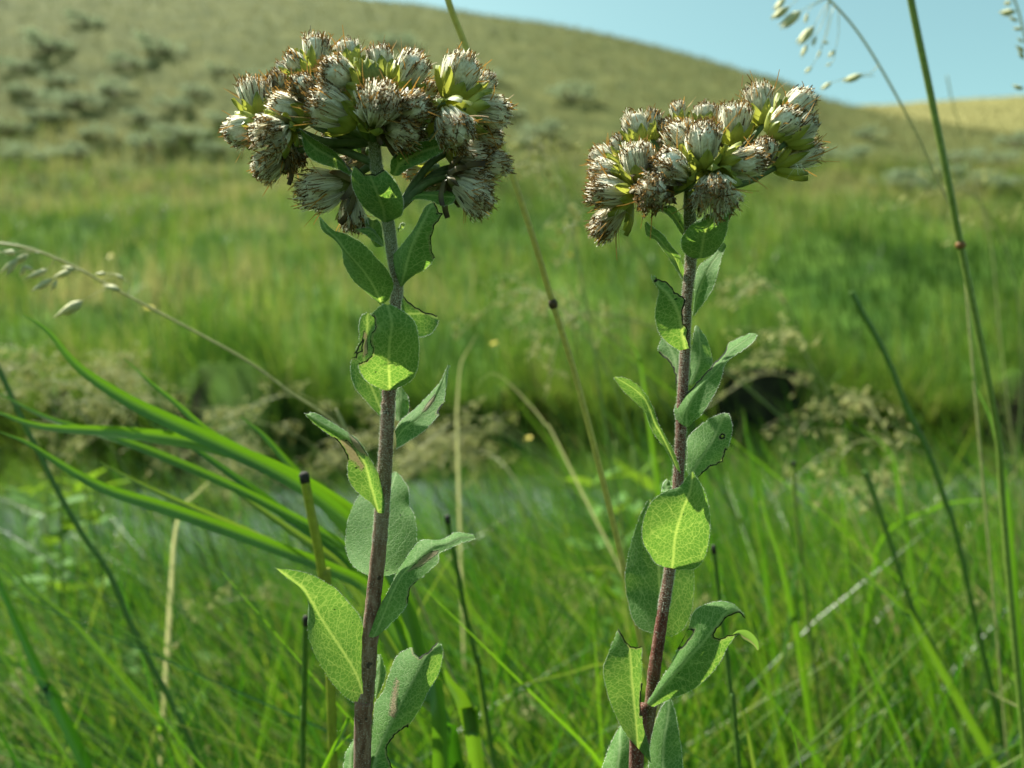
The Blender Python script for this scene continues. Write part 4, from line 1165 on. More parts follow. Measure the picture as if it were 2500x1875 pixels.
leaf(right, [(530, 1800, 548, 1817, 562, 1815), (455, 1650, 490, 1680, 517, 1680), (393, 1568, 430, 1555, 457, 1565), (356, 1500, 385, 1475, 404, 1470), (318, 1400, 350, 1385, 374, 1375), (240, 1322, 308, 1300, 327, 1288), (165, 1248, 225, 1230, 270, 1220), (118, 1185, 150, 1185, 190, 1172), (108, 1165, 112, 1163, 118, 1160)],
     G_, DR - 0.001, 0, -4, -2, 4, -2)
leaf(right, [(752, 545, 785, 585, 845, 590), (760, 410, 850, 470, 940, 515), (768, 285, 920, 370, 1040, 470), (850, 198, 965, 290, 1085, 330), (950, 128, 1005, 200, 1108, 210), (1030, 96, 1045, 115, 1095, 130), (1062, 92, 1068, 92, 1076, 95)],
     H_, DR + 0.002, 0, 14, 0, 3, 2, bites=[[(845, 592), (935, 512), (1032, 476), (1050, 400), (1064, 372), (1140, 400), (1000, 640)], [(1022, 258), (1042, 256), (1046, 278), (1028, 288), (1016, 275)]],
     label="sunlit oval leaf with a pinhole and one eaten corner")
leaf(right, [(585, 1292, 640, 1300, 695, 1312), (515, 1258, 652, 1200, 805, 1305), (465, 1185, 660, 1090, 882, 1240), (418, 1100, 675, 1010, 922, 1110), (411, 1000, 695, 940, 936, 960), (430, 890, 725, 840, 926, 830), (490, 775, 755, 770, 905, 735), (580, 708, 780, 705, 868, 655), (700, 660, 793, 640, 835, 600), (785, 560, 796, 552, 806, 545)],
     H_, DR, -2, -16, -4, 4, 3, label="largest oval leaf facing the viewer, pale midrib and net veins")
leaf(right, [(545, 598, 625, 618, 705, 624), (428, 530, 620, 480, 805, 555), (374, 380, 620, 330, 862, 420), (344, 200, 610, 170, 880, 250), (352, 68, 600, 20, 872, 80), (397, -124, 560, -130, 790, -70), (458, -316, 535, -290, 650, -220), (525, -455, 534, -455, 545, -450)],
     I_, DR + 0.004, 0, 10, 0, 1, 1, label="long oval leaf standing behind the red stem")
leaf(right, [(380, 1440, 440, 1500, 545, 1620), (300, 1310, 430, 1330, 525, 1470), (230, 1150, 412, 1130, 480, 1300), (188, 1000, 397, 980, 482, 1100), (174, 870, 388, 850, 475, 950), (205, 780, 378, 740, 470, 800), (245, 670, 350, 640, 468, 690), (290, 560, 320, 545, 400, 560), (300, 530, 310, 528, 330, 525)],
     I_, DR - 0.003, 0, -6, -3, 4, 3, bites=[[(285, 555), (310, 590), (340, 650), (385, 702), (430, 705), (470, 690), (560, 640), (480, 470), (290, 470)], [(478, 1000), (462, 1180), (470, 1240), (500, 1240), (520, 1000)]],
     label="upright leaf with its top bitten off in a curve")
def prong(mb, ox, oy, s, D):
    up = np.array([(1190, 605), (1225, 578), (1290, 573), (1345, 605), (1385, 660), (1398, 722)], float)
    lo = np.array([(1190, 650), (1240, 612), (1270, 650), (1310, 672), (1350, 700), (1380, 735)], float)
    U_ = catmull(up, 20); L_ = catmull(lo, 20)
    v = []
    for k in range(20):
        dd = D - 0.001 + 0.004 * (k / 19) ** 2
        for f in (0, 0.33, 0.66, 1):
            q_ = U_[k] * (1 - f) + L_[k] * f
            v.append(P(ox + q_[0] * s, oy + q_[1] * s, dd + 0.0006 * math.sin(f * 3.14)))
    i = np.arange(19)[:, None] * 4; j = np.arange(3)[None]
    mb.add(v, np.stack([i + j, i + j + 1, i + 5 + j, i + 4 + j], -1).reshape(-1, 4), None, 0, np.tile([0, 0, 0, 2.9], 20))
leaf(right, [(515, 1145, 530, 1165, 565, 1178), (615, 975, 640, 1030, 705, 1112), (690, 860, 750, 900, 855, 1052), (762, 710, 850, 780, 985, 948), (840, 560, 940, 690, 1085, 825), (880, 440, 1000, 610, 1150, 700), (950, 385, 1060, 540, 1210, 620), (1065, 350, 1120, 450, 1235, 570), (1180, 365, 1200, 420, 1270, 500), (1275, 440, 1282, 460, 1288, 485)],
     I_, DR - 0.003, -1, -2, -3, 4, 3, browns=[],
     bites=[[(1290, 490), (1265, 450), (1240, 440), (1205, 448), (1150, 470), (1080, 550), (1033, 600), (1045, 625), (1085, 642), (1150, 620), (1200, 600), (1300, 610)],
            [(758, 725), (790, 665), (838, 570), (882, 578), (850, 640), (795, 700)]],
     extra=prong, label="right leaf eaten into two prongs, with a torn slit near its base")
leaf(right, [(535, 1790, 640, 1800, 800, 1790), (530, 1600, 640, 1620, 792, 1600), (560, 1370, 655, 1400, 765, 1400), (620, 1200, 680, 1240, 738, 1240), (682, 1112, 690, 1112, 702, 1114)], I_, DR + 0.003, 0, 12, 0, 2, 2,
     label="lowest right leaf, half sunlit and half shaded")
leaf(right, [(150, 1790, 270, 1800, 400, 1790), (165, 1660, 285, 1640, 405, 1650), (205, 1530, 300, 1500, 400, 1500), (250, 1425, 300, 1400, 350, 1380), (305, 1328, 312, 1328, 322, 1332)], I_, DR + 0.004, 0, 12, 0, 2, 2)
leaf(right, [(560, 705, 600, 710, 640, 700), (570, 650, 595, 660, 630, 650), (600, 605, 606, 605, 615, 612)], H_, DR + 0.003, 0, 3, 0, 1, 1, nt=24, nv=10)
# ------------------------------------------------------------------ single grasses that can be told apart
def zg(x, y):
    return float(ground(np.array([x]), np.array([y]))[0])
def to_root(pts, dx=0.0, dy=0.0):
    low = pts[-1]
    sg = pts[-1] - pts[-2]
    dz_ = low[2] - 0.07
    k_ = float(np.clip(sg[0] / max(-sg[2], 1e-3), -0.8, 0.8)) * dz_ if sg[2] < 0 else 0.0
    x_, y_ = low[0] + (k_ * 0.7 if dx == 0.02 or dx == 0.03 else dx), low[1] + dy
    z_ = zg(x_, y_) - 0.01
    return np.vstack([pts, low + (np.array([x_, y_, z_]) - low) * [0.62, 0.5, 0.5], [x_, y_, z_]])
def px_path(pp, D0, D1):
    """tip first; D0 at the tip, D1 at the last traced point"""
    n_ = len(pp)
    return np.array([P(a, b, D0 + (D1 - D0) * k / max(1, n_ - 1)) for k, (a, b) in enumerate(pp)])

def blade(label, pp, D0, D1, wpx, mat=M_GRASS, tone=0.4, twist=0.5, group=None, dx=0.03, dy=0.02, name="grass_shoot", cat="grass shoot", parent=None, root=True, tw_n=1.0, tippy=0.16):
    pts = px_path(pp, D0, D1)
    if root: pts = to_root(pts, dx, dy)
    n_ = 46
    Cc = catmull(pts, n_)
    L_ = np.concatenate([[0], np.cumsum(np.linalg.norm(np.diff(Cc, axis=0), axis=1))]); t = L_ / L_[-1]
    tn = np.gradient(Cc, axis=0); tn /= np.linalg.norm(tn, axis=1)[:, None]
    view = np.array([0, 1.0, 0])
    sd = np.cross(tn, view); sd /= np.linalg.norm(sd, axis=1)[:, None]
    dp = np.cross(sd, tn)
    ang = twist * np.sin(tw_n * 6.0 * t + 3 * tone)
    wd = sd * np.cos(ang)[:, None] + dp * np.sin(ang)[:, None]
    nr = np.cross(wd, tn)
    w = wpx * 0.5 * D1 / F * np.minimum(1, (t / tippy).clip(0.03, 1) ** 0.7) * (1 - 0.25 * t)
    mb = MB()
    v = np.stack([Cc - wd * w[:, None], Cc - wd * w[:, None] * 0.5 + nr * w[:, None] * 0.22, Cc + nr * w[:, None] * 0.42, Cc + wd * w[:, None] * 0.5 + nr * w[:, None] * 0.22, Cc + wd * w[:, None]], 1)
    i = np.arange(n_ - 1)[:, None] * 5; j = np.arange(4)[None]
    mb.add(v.reshape(-1, 3), np.stack([i + j, i + j + 1, i + 6 + j, i + 5 + j], -1).reshape(-1, 4), None, tone, np.repeat(1 - t, 5))
    loc = Cc[-1]
    o = place(name, mb.mesh(name, mat, True, loc), parent, loc)
    if parent is None: tag(o, label, cat, group)
    return o

SPK = {}
def spikelet_mesh(key, mat):
    if key in SPK: return SPK[key]
    mb = MB()
    for k, (a, tilt, ln) in enumerate([(0, 0.10, 1.0), (2.1, 0.16, 0.86), (4.2, 0.13, 0.74)]):
        d = np.array([math.cos(a) * math.sin(tilt), math.sin(a) * math.sin(tilt), math.cos(tilt)])
        t = np.linspace(0, 1, 6)
        mb.tube(np.outer(t, d) * ln, np.array([0.02, 0.085, 0.115, 0.095, 0.05, 0.006]), 5, 0.45 + 0.22 * k)
    SPK[key] = mb.mesh("spikelet", mat)
    return SPK[key]
def spikelets(parent, items, D, key, mat):
    """items: (px0, py0, px1, py1) base -> tip of each spikelet"""
    me = spikelet_mesh(key, mat)
    for x0, y0, x1, y1 in items:
        a = P(x0, y0, D); b = P(x1, y1, D + random.uniform(-0.002, 0.002))
        o = bpy.data.objects.new("spikelet", me); COL.objects.link(o); o.parent = parent
        ln = np.linalg.norm(b - a)
        o.location = Vector(a) - ORIG[parent.name]
        o.rotation_mode = 'QUATERNION'; o.rotation_quaternion = Vector(b - a).to_track_quat('Z', 'Y')
        fat = random.uniform(0.9, 1.1)
        o.scale = (ln * fat, ln * fat, ln)

def stalk(label, pp, D0, D1, w0, w1, mat, node=None, dx=0.02, dy=0.02, name="grass_stalk", cat="grass stalk", group=None, cut=False, pedicels=(), spk=(), key="s", smat=M_SPIKE, tone=0.5, cmat=None):
    pts = to_root(px_path(pp, D0, D1), dx, dy)
    Cc = catmull(pts, 70)
    L_ = np.concatenate([[0], np.cumsum(np.linalg.norm(np.diff(Cc, axis=0), axis=1))]); t = L_ / L_[-1]
    loc = Cc[-1]
    o = thing(name, label, cat, loc, group)
    rad = (w0 + (w1 - w0) * t) * 0.5 * D1 / F
    mb = MB()
    mb.tube(Cc, rad, 8, tone, 1 - t)
    for a, m_, b in pedicels:
        mb.tube(catmull([P(*a, D0), P(*m_, D0), P(*b, D0)], 8), np.linspace(0.00022, 0.00012, 8), 5, tone, 0.9)
    place("culm", mb.mesh("culm", mat, True, loc), o, loc)
    if node:
        k = int(np.argmin(np.linalg.norm(Cc - P(node[0], node[1], (D0 + D1) / 2), axis=1)))
        nb = MB()
        tn = Cc[k + 1] - Cc[k - 1]; tn /= np.linalg.norm(tn)
        q_ = np.linspace(-1, 1, 7)
        nb.tube(Cc[k] + np.outer(q_ * 0.0016, tn), rad[k] * (1.05 + 0.45 * (1 - q_ ** 2)), 8)
        place("node", nb.mesh("node", cmat or M_NODE, True, loc), o, loc)
    if cut:
        nb = MB()
        d = Cc[0] - Cc[1]; d /= np.linalg.norm(d)
        nb.tube([Cc[0] - d * 0.003, Cc[0], Cc[0] + d * 0.0008], [rad[0] * 1.08, rad[0] * 1.1, rad[0] * 0.75], 8)
        place("cut_tip", nb.mesh("cut_tip", M_CUT, True, loc), o, loc)
    if spk: spikelets(o, spk, D0, key, smat)
    return o
M_NODE = mat_plain("grass_node", (0.03, 0.022, 0.012), (0.09, 0.055, 0.025), 900, 0.6)
M_NODER = mat_plain("grass_node_red", (0.14, 0.06, 0.02), (0.24, 0.11, 0.035), 900, 0.6)
M_TAN = mat_stalk("tan_culm", (0.46, 0.44, 0.12), (0.19, 0.155, 0.045), 0.60, 0.66)
M_GRN = mat_stalk("green_culm", (0.20, 0.27, 0.06), (0.17, 0.29, 0.04), 0.4, 0.9)
M_OAT = mat_stalk("oat_culm", (0.44, 0.42, 0.20), (0.28, 0.33, 0.09), 0.3, 0.9)
M_DRK = mat_stalk("dark_culm", (0.095, 0.19, 0.03), (0.10, 0.22, 0.03), 0.3, 0.9)
M_YGR = mat_stalk("rush_culm", (0.30, 0.34, 0.035), (0.05, 0.14, 0.015), 0.55, 0.9)

stalk("straight tan grass stalk with a dark joint, between the two flower stems", [(1050, -170), (1094, 0), (1141, 124), (1232, 373), (1300, 576), (1348, 735), (1401, 904), (1458, 1119), (1503, 1300), (1565, 1571), (1630, 1875)],
      0.262, 0.30, 15, 18, M_TAN, (1348, 735))
stalk("thick green grass stem with a reddish joint, crossing the sky", [(2205, -140), (2224, 0), (2271, 226), (2317, 452), (2343, 588), (2385, 791), (2418, 961), (2441, 1107), (2462, 1400)],
      0.33, 0.37, 15, 15, M_GRN, (2343, 588), cmat=M_NODER)
X7 = lambda x_, y_: (1700 + 0.5424 * x_, 0.5424 * y_)
sp = []
for x_, y_, ex, ey in [(420, 30, 330, 95), (470, 50, 370, 140), (400, -10, 345, 60), (500, 60, 490, 110), (530, 120, 450, 215), (500, 200, 470, 265), (540, 165, 520, 215),
                       (520, 300, 485, 335), (560, 225, 545, 265), (625, 225, 590, 265), (570, 190, 600, 195), (750, 335, 650, 375), (610, 370, 555, 410), (610, 285, 580, 300)]:
    sp.append(X7(x_, y_) + X7(ex, ey))
ped = [(X7(560, -30), X7(480, -20), X7(420, 30)), (X7(590, -10), X7(520, 20), X7(470, 50)), (X7(600, 0), X7(560, 60), X7(530, 120)), (X7(600, 0), X7(560, 120), X7(500, 200)), (X7(600, 0), X7(590, 110), X7(560, 225)),
       (X7(640, 40), X7(640, 150), X7(625, 225)), (X7(620, 20), X7(580, 180), X7(520, 300)), (X7(820, 290), X7(790, 325), X7(750, 335)), (X7(800, 340), X7(690, 350), X7(610, 370)), (X7(625, 225), X7(620, 260), X7(610, 285)), (X7(590, -10), X7(520, 30), X7(500, 60))]
stalk("thin arching grass stalk with a drooping open seed head against the sky", [X7(540, -50), X7(600, 0), X7(700, 110), X7(790, 240), X7(900, 430), X7(1000, 620), X7(1080, 800), X7(1150, 960), X7(1210, 1250), X7(1240, 1600)],
      0.40, 0.42, 5, 7, M_OAT, pedicels=ped, spk=sp, tone=0.3)
sp = [X7(*a) + X7(*b) for a, b in [((1420, 10), (1380, 20)), ((1440, 50), (1355, 65)), ((1450, 95), (1400, 75)), ((1470, 130), (1420, 130)), ((1475, 190), (1440, 170)), ((1480, 230), (1430, 205)), ((1478, 265), (1445, 225)), ((1475, 400), (1415, 385))]]
stalk("drooping grass seed head hanging in from beside the thick green stem", [X7(1400, -60), X7(1440, 20), X7(1470, 130), X7(1500, 300), X7(1530, 700), X7(1540, 1500)], 0.42, 0.45, 4, 6, M_OAT,
      pedicels=[(X7(1490, 380), X7(1485, 395), X7(1475, 400))], spk=sp, tone=0.3)
stalk("faint hair-thin stalk rising behind the thick green stem", [(2312, 185), (2325, 250), (2350, 330), (2385, 470), (2420, 600), (2450, 900)], 0.75, 0.80, 3, 3, M_OAT, tone=0.5)
X2 = lambda x_, y_: (0.4069 * x_, 560 + 0.4069 * y_)
sp = [X2(*a) + X2(*b) for a, b in [((95, 140), (5, 140)), ((170, 150), (60, 215)), ((110, 180), (0, 270)), ((90, 190), (40, 290)), ((285, 240), (150, 305)), ((200, 245), (130, 215)), ((150, 215), (125, 290)), ((430, 245), (310, 300)), ((320, 295), (185, 380)),
       ((340, 300), (310, 380)), ((640, 265), (565, 270)), ((720, 365), (620, 335)), ((495, 430), (330, 535)), ((450, 240), (370, 225)), ((745, 300), (680, 265))]]
ped = [(X2(600, 310), X2(690, 270), X2(640, 265)), (X2(700, 350), X2(600, 370), X2(495, 430)), (X2(520, 260), X2(470, 240), X2(430, 245)), (X2(480, 240), X2(400, 260), X2(330, 295)), (X2(330, 170), X2(310, 210), X2(285, 240)), (X2(250, 140), X2(210, 135), X2(170, 150)), (X2(180, 120), X2(130, 130), X2(95, 140)), (X2(200, 125), X2(140, 150), X2(100, 190)), (X2(760, 400), X2(780, 330), X2(745, 300))]
stalk("pale oat-like grass stalk bending over with drooping spikelets", [X2(-120, 90), X2(0, 85), X2(200, 122), X2(450, 225), X2(620, 320), X2(900, 470), X2(1200, 630), X2(1500, 800), X2(1750, 985), X2(1900, 1080), X2(2060, 1220), X2(2200, 1500)],
      0.34, 0.36, 6, 8, M_OAT, pedicels=ped, spk=sp, tone=0.4)

# broad reed-like grass leaning in from the left stem's foot
X3 = lambda x_, y_: (0.4069 * x_, 900 + 0.4069 * y_)
foot = P(1010, 1700, 0.30); foot = (foot[0], foot[1], zg(foot[0], foot[1]))
reed = thing("reed_plant", "broad-bladed green reed grass fanning out behind the larger flower stem", "reed", foot)
RB = [([X3(140, -325), X3(290, -220), X3(480, 0), X3(800, 210), X3(1200, 400), X3(1700, 640), X3(2050, 880), X3(2250, 1100), (985, 1450), (1030, 1650)], 40, 0.58, 0.2),
      ([X3(740, -65), X3(900, 80), X3(1070, 220), X3(1250, 380), X3(1500, 520), X3(1800, 700), X3(2100, 950), (960, 1420), (1025, 1650)], 26, 0.66, 0.3),
      ([X3(-60, 240), X3(0, 265), X3(250, 348), X3(700, 380), X3(1100, 430), X3(1400, 500), X3(1700, 620), X3(2000, 790), X3(2200, 960), (985, 1480), (1035, 1660)], 38, 0.66, 0.4),
      ([X3(0, 380), X3(170, 450), X3(420, 610), X3(650, 730), X3(1000, 840), X3(1400, 980), X3(1750, 1110), X3(2000, 1210), (900, 1440), (990, 1570), (1040, 1680)], 34, 0.6, 0.35),
      ([X3(1440, 285), X3(1580, 400), X3(1720, 560), X3(1900, 760), X3(2120, 1000), (930, 1400), (1010, 1640)], 36, 0.65, 0.3),
      ([X3(1900, 1010), X3(2060, 1090), X3(2200, 1190), (960, 1460), (1030, 1680)], 30, 0.70, 0.4),
      ([X3(-40, 130), X3(300, 300), X3(700, 420), X3(1200, 620), X3(1700, 860), X3(2100, 1100), (950, 1500), (1030, 1690)], 24, 0.60, 0.5),
      ([X3(900, 330), X3(1150, 470), X3(1450, 680), X3(1750, 900), X3(2100, 1160), (960, 1540), (1040, 1700)], 28, 0.45, 0.4),
      ([X3(1250, 620), X3(1500, 800), X3(1800, 1010), X3(2100, 1230), (940, 1560), (1040, 1720)], 24, 0.78, 0.4),
      ([X3(600, 560), X3(900, 720), X3(1300, 900), X3(1700, 1080), X3(2050, 1250), (960, 1580), (1045, 1720)], 22, 0.78, 0.5),
      ([(1000, 1560), (1040, 1640), (1085, 1760), (1120, 1900)], 42, 0.30, 0.4)]
for k, (pp, w_, tone, tw) in enumerate(RB):
    pts_ = pp + [(1075, 1880)]
    b_ = blade(None, pts_, 0.315 + 0.004 * k, 0.30 + 0.003 * k, w_, M_GRASS, tone, tw, dx=foot[0] - P(1075, 1880, 0.30 + 0.003 * k)[0] , dy=0.004 * (3 - k), name="blade", parent=reed, tippy=0.09)

# cut rushes
CUTG = "rushes cut off with dark tips"
stalk("yellow-green rush stem cut off with a dark tip, crossing the reed blades", [(742, 1158), (757, 1240), (775, 1330), (790, 1430), (805, 1600)], 0.285, 0.29, 22, 24, M_YGR, cut=True, group=CUTG, dx=0.01)
stalk("dark green cut rush behind the large oval left-pointing leaf", [(746, 1508), (744, 1640), (742, 1760), (740, 1900)], 0.30, 0.31, 13, 18, M_DRK, cut=True, group=CUTG, dx=0.0)
stalk("dark-tipped green rush leaning beside the curled right leaf of the larger flower", [(1092, 1262), (1102, 1320), (1118, 1400), (1137, 1500), (1163, 1610), (1190, 1760)], 0.36, 0.37, 12, 17, M_DRK, cut=True, group=CUTG)
stalk("tall thin rush with a small white tip standing in the grass", [(1938, 1128), (1941, 1223), (1952, 1320), (1962, 1420), (1985, 1600)], 0.52, 0.53, 9, 12, M_GRN, cut=True, group=CUTG)
stalk("cut rush poking up behind the largest oval leaf", [(1742, 1335), (1752, 1420), (1764, 1530), (1785, 1723), (1806, 1890)], 0.34, 0.35, 10, 14, M_DRK, cut=True, group=CUTG)
blade("wide yellow-green blade with a blackened broken tip beside the notched leaf", [(1083, 1628), (1098, 1665), (1130, 1715), (1152, 1790), (1165, 1880)], 0.32, 0.32, 38, tone=0.72, twist=0.3, tippy=0.03)
# other traced blades and stems
BG = "single green blades standing out of the grass"
for lab, pp, D0, D1, w_, tone, tw, kind in [
    ("dark stem slanting down across the pond beside the reed blades", [(-30, 850), (0, 908), (45, 1006), (73, 1063), (142, 1201), (203, 1307), (264, 1395), (317, 1520), (366, 1617), (420, 1720), (500, 1900)], 0.40, 0.40, 17, 0.15, 0, 's'),
    ("broad dark green blade low beside the pond", [(-60, 1290), (0, 1430), (61, 1569), (106, 1666), (190, 1830)], 0.42, 0.42, 30, 0.12, 0.3, 'b'),
    ("yellow-green blade crossing the dark slanting stem", [(-60, 1290), (0, 1357), (81, 1442), (183, 1528), (309, 1674), (399, 1784), (470, 1900)], 0.45, 0.42, 20, 0.72, 0.4, 'b'),
    ("dark upright stem leaning over the pond near the thick green stem", [(2078, 712), (2100, 755), (2134, 814), (2172, 890), (2217, 1006), (2264, 1100), (2305, 1217), (2360, 1420)], 0.50, 0.50, 18, 0.12, 0, 's'),
    ("dark stem below the tan bent seed head by the pond", [(2110, 1150), (2129, 1194), (2188, 1370), (2229, 1488), (2288, 1600), (2340, 1750)], 0.50, 0.50, 16, 0.15, 0, 's'),
    ("pale folded blade leaning in front of the pond water", [(2004, 1290), (2040, 1328), (2088, 1382), (2200, 1488), (2300, 1640)], 0.46, 0.45, 22, 0.72, 0.3, 'b'),
    ("arching blade curving over in front of the pond near the thick green stem", [(2440, 1240), (2400, 1222), (2317, 1230), (2260, 1252), (2211, 1272), (2150, 1330), (2120, 1500)], 0.62, 0.62, 18, 0.6, 0.4, 'b'),
    ("wide green blade hugging the lower part of the thick green stem", [(2360, 880), (2385, 950), (2417, 1018), (2440, 1110), (2452, 1164), (2475, 1400)], 0.42, 0.42, 24, 0.55, 0.5, 'b'),
    ("green stem under the two-pronged chewed leaf", [(1770, 1560), (1778, 1640), (1788, 1723), (1806, 1890)], 0.30, 0.30, 15, 0.3, 0, 's'),
    ("bright yellow-green blade beside the stem under the two-pronged leaf", [(1806, 1715), (1820, 1780), (1845, 1890)], 0.34, 0.34, 18, 0.80, 0.2, 'b'),
    ("pale straw-coloured blade lying across the dense grass", [(2405, 1684), (2450, 1708), (2520, 1745), (2640, 1830)], 0.40, 0.40, 17, 0.93, 0.2, 'b'),
    ("short yellowish blade tip in the dense grass", [(2090, 1750), (2060, 1795), (2017, 1870), (1990, 1960)], 0.42, 0.42, 14, 0.80, 0.3, 'b'),
    ("yellowish blade lying level between the two flower stems", [(1180, 1690), (1270, 1672), (1380, 1648), (1470, 1625), (1560, 1640), (1600, 1760)], 0.44, 0.42, 15, 0.80, 0.2, 'b'),
    ("thin yellow blade bent level behind the tan stalk", [(1285, 1404), (1380, 1398), (1485, 1390), (1530, 1450), (1540, 1640)], 0.62, 0.60, 12, 0.82, 0.2, 'b'),
    ("upright pale blade pair leaning among grass by the largest leaf", [(1850, 1160), (1870, 1260), (1905, 1370), (1935, 1500), (1960, 1640)], 0.48, 0.48, 20, 0.66, 0.3, 'b'),
    ("long bent dry stalk arching over the meadow behind the tan stalk", [(1159, 950), (1180, 925), (1207, 912), (1245, 938), (1290, 985), (1330, 1035), (1400, 1160)], 0.62, 0.62, 6, 0.92, 0.2, 'b'),
    ("pale upright dry blade bent at its top by the larger flower", [(1165, 815), (1145, 850), (1125, 890), (1118, 960), (1115, 1040), (1120, 1200)], 0.66, 0.66, 8, 0.90, 0.2, 'b'),
    ("pale straight straw sticking up through the reed blades", [(520, 1165), (480, 1205), (445, 1240), (425, 1320), (415, 1480)], 0.55, 0.56, 13, 0.96, 0.2, 'b'),
    ("arching pale green blade at the foot of the larger flower", [(905, 1765), (860, 1790), (815, 1840), (770, 1920)], 0.27, 0.28, 20, 0.62, 0.4, 'b'),
    ("short curved blade against the meadow beside the redder stalk", [(1475, 796), (1500, 806), (1535, 832), (1560, 880), (1580, 1000)], 0.60, 0.60, 14, 0.66, 0.3, 'b'),
    ("light blade rising behind the sunlit oval leaf", [(1815, 1000), (1822, 1060), (1835, 1130), (1850, 1250), (1870, 1400)], 0.60, 0.60, 16, 0.5, 0.3, 'b'),
    ("green blade with curved tip over the dark bank", [(2075, 1040), (2105, 1052), (2150, 1080), (2185, 1130), (2200, 1240), (2230, 1400)], 0.62, 0.62, 18, 0.6, 0.3, 'b')]:
    if kind == 'b':
        blade(lab, pp, D0, D1, w_, M_STRAW if tone > 0.88 else M_GRASS, tone if tone <= 0.88 else 0.6, tw, BG)
    else:
        stalk(lab, pp, D0, D1, w_ * 0.75, w_, M_DRK)

# ------------------------------------------------------------------ seed-headed grasses over the near bank
def panicle_parts(seed, droop, full):
    r = np.random.default_rng(seed)
    cm = MB(); sm = MB()
    Lh = 0.46
    path = catmull([[0, 0, -0.02], [0.012, 0, 0.2], [0.0, 0, 0.38], [-0.03 * droop, 0, 0.50], [-0.085 * droop, 0, 0.555], [-0.14 * droop, 0, 0.55 - 0.02 * droop]], 40)
    cm.tube(path, np.linspace(0.0011, 0.00035, 40), 5, 0.45, np.linspace(0, 1, 40))
    nb = full
    for k in range(nb):
        f = 0.70 + 0.29 * (k + r.random()) / nb
        c = path[int(f * 39)]
        a = r.uniform(0, 6.28); up = r.uniform(-0.2, 0.5)
        ln = (0.030 * (1.15 - f) * 3.2 + 0.006) * r.uniform(0.6, 1.2)
        e = c + np.array([math.cos(a) * ln * 0.7 - 0.25 * ln, math.sin(a) * ln * 0.7, up * ln])
        cm.tube(catmull([c, (c + e) / 2 + [0, 0, 0.12 * ln], e], 5), 0.00016, 4, 0.5, 0.9, False)
        for q_ in range(int(r.integers(2, 5))):
            s_ = c + (e - c) * r.uniform(0.45, 1.0)
            d = np.array([r.normal(-0.4, 0.5), r.normal(0, 0.5), r.normal(-0.25, 0.5)]); d /= np.linalg.norm(d)
            l2 = r.uniform(0.0035, 0.0065)
            t = np.linspace(0, 1, 4)
            sm.tube(s_ + np.outer(t, d) * l2, np.array([0.00015, 0.00060, 0.00055, 0.0001]), 5, r.uniform(0.2, 1.0), 0, False)
    return cm.mesh("culm", M_SEEDC), sm.mesh("spikelets", M_STRAW)
M_SEEDC = mat_stalk("seed_culm", (0.40, 0.38, 0.17), (0.11, 0.19, 0.035), 0.45, 0.95)
PAN = [panicle_parts(300 + k, d_, f_) for k, (d_, f_) in enumerate([(1.0, 22), (0.6, 26), (1.3, 18), (0.25, 24)])]
PG = "seed-headed grasses standing over the near bank"
rp = np.random.default_rng(8)
spots = []
for k in range(8): spots.append((rp.uniform(220, 420), rp.uniform(800, 1000), rp.uniform(0.75, 1.25)))
for k in range(9): spots.append((rp.uniform(480, 740), rp.uniform(1000, 1110), rp.uniform(0.75, 1.25)))
for k in range(6): spots.append((rp.uniform(-20, 170), rp.uniform(800, 1010), rp.uniform(0.7, 1.1)))
for k in range(17): spots.append((rp.uniform(800, 1190), rp.uniform(960, 1130), rp.uniform(0.8, 1.35)))
spots += [(1250, 650, 0.75), (1290, 700, 0.85), (1260, 750, 0.8), (1330, 395, 0.7), (1370, 430, 0.75), (1850, 715, 0.85), (1875, 850, 0.9), (1930, 845, 0.7), (2050, 960, 0.7), (2110, 985, 0.75), (2300, 590, 0.8),
          (1400, 1420, 0.9), (1440, 1410, 0.85), (1720, 1440, 0.8), (1890, 900, 1.0), (2160, 1150, 0.7), (60, 1590, 0.65), (30, 1640, 0.6), (90, 1740, 0.6), (20, 1770, 0.55), (1330, 1500, 0.9), (1305, 1690, 0.6), (1230, 1400, 1.1),
          (2380, 1480, 0.9), (2260, 1690, 0.7), (1980, 1640, 0.8), (560, 1330, 0.7), (560, 1600, 0.75), (480, 1790, 0.6)]
for k, (px, py, D_k) in enumerate(spots):
    tip = P(px, py, D_k)
    cm, sm = PAN[k % 4]
    lean = float(np.clip(rp.normal(0.26, 0.22), -0.3, 0.7))       # tip leans away from the foot
    zz = zg(tip[0], tip[1])
    sc_ = (tip[2] - zz) / 0.55 / math.cos(lean)
    az_ = rp.normal(0, 0.5)
    off = [0.14, 0.085, 0.18, 0.035][k % 4] * sc_ * 0.6 + (tip[2] - zz) * math.tan(lean)
    gx, gy = tip[0] + off * math.cos(az_), tip[1] + off * math.sin(az_)
    lab_ = ("low seed-headed grass stalk sunk in the dense near grass" if py > 1300 else "airy straw-coloured seed-head grass rising behind the broad reed blades" if px < 790 else
            "airy seed-head grass standing behind the leaves of the larger flower stem" if px < 1200 else "loose pale seed-head grass standing between the two flower stems" if px < 1700 else
            "drooping pale seed-head grass standing beyond the redder flower stalk")
    o = thing("grass_stalk", lab_, "grass stalk", (gx, gy, zg(gx, gy)), "seed grasses: " + lab_.split(" ", 3)[3])
    for nm, me in (("culm", cm), ("spikelets", sm)):
        c = bpy.data.objects.new(nm, me); COL.objects.link(c); c.parent = o
        if nm == "spikelets": c["kind"] = "stuff"
    o.scale = (min(sc_, 1.3), min(sc_, 1.3), sc_)
    o.rotation_euler = (0, -lean, az_)

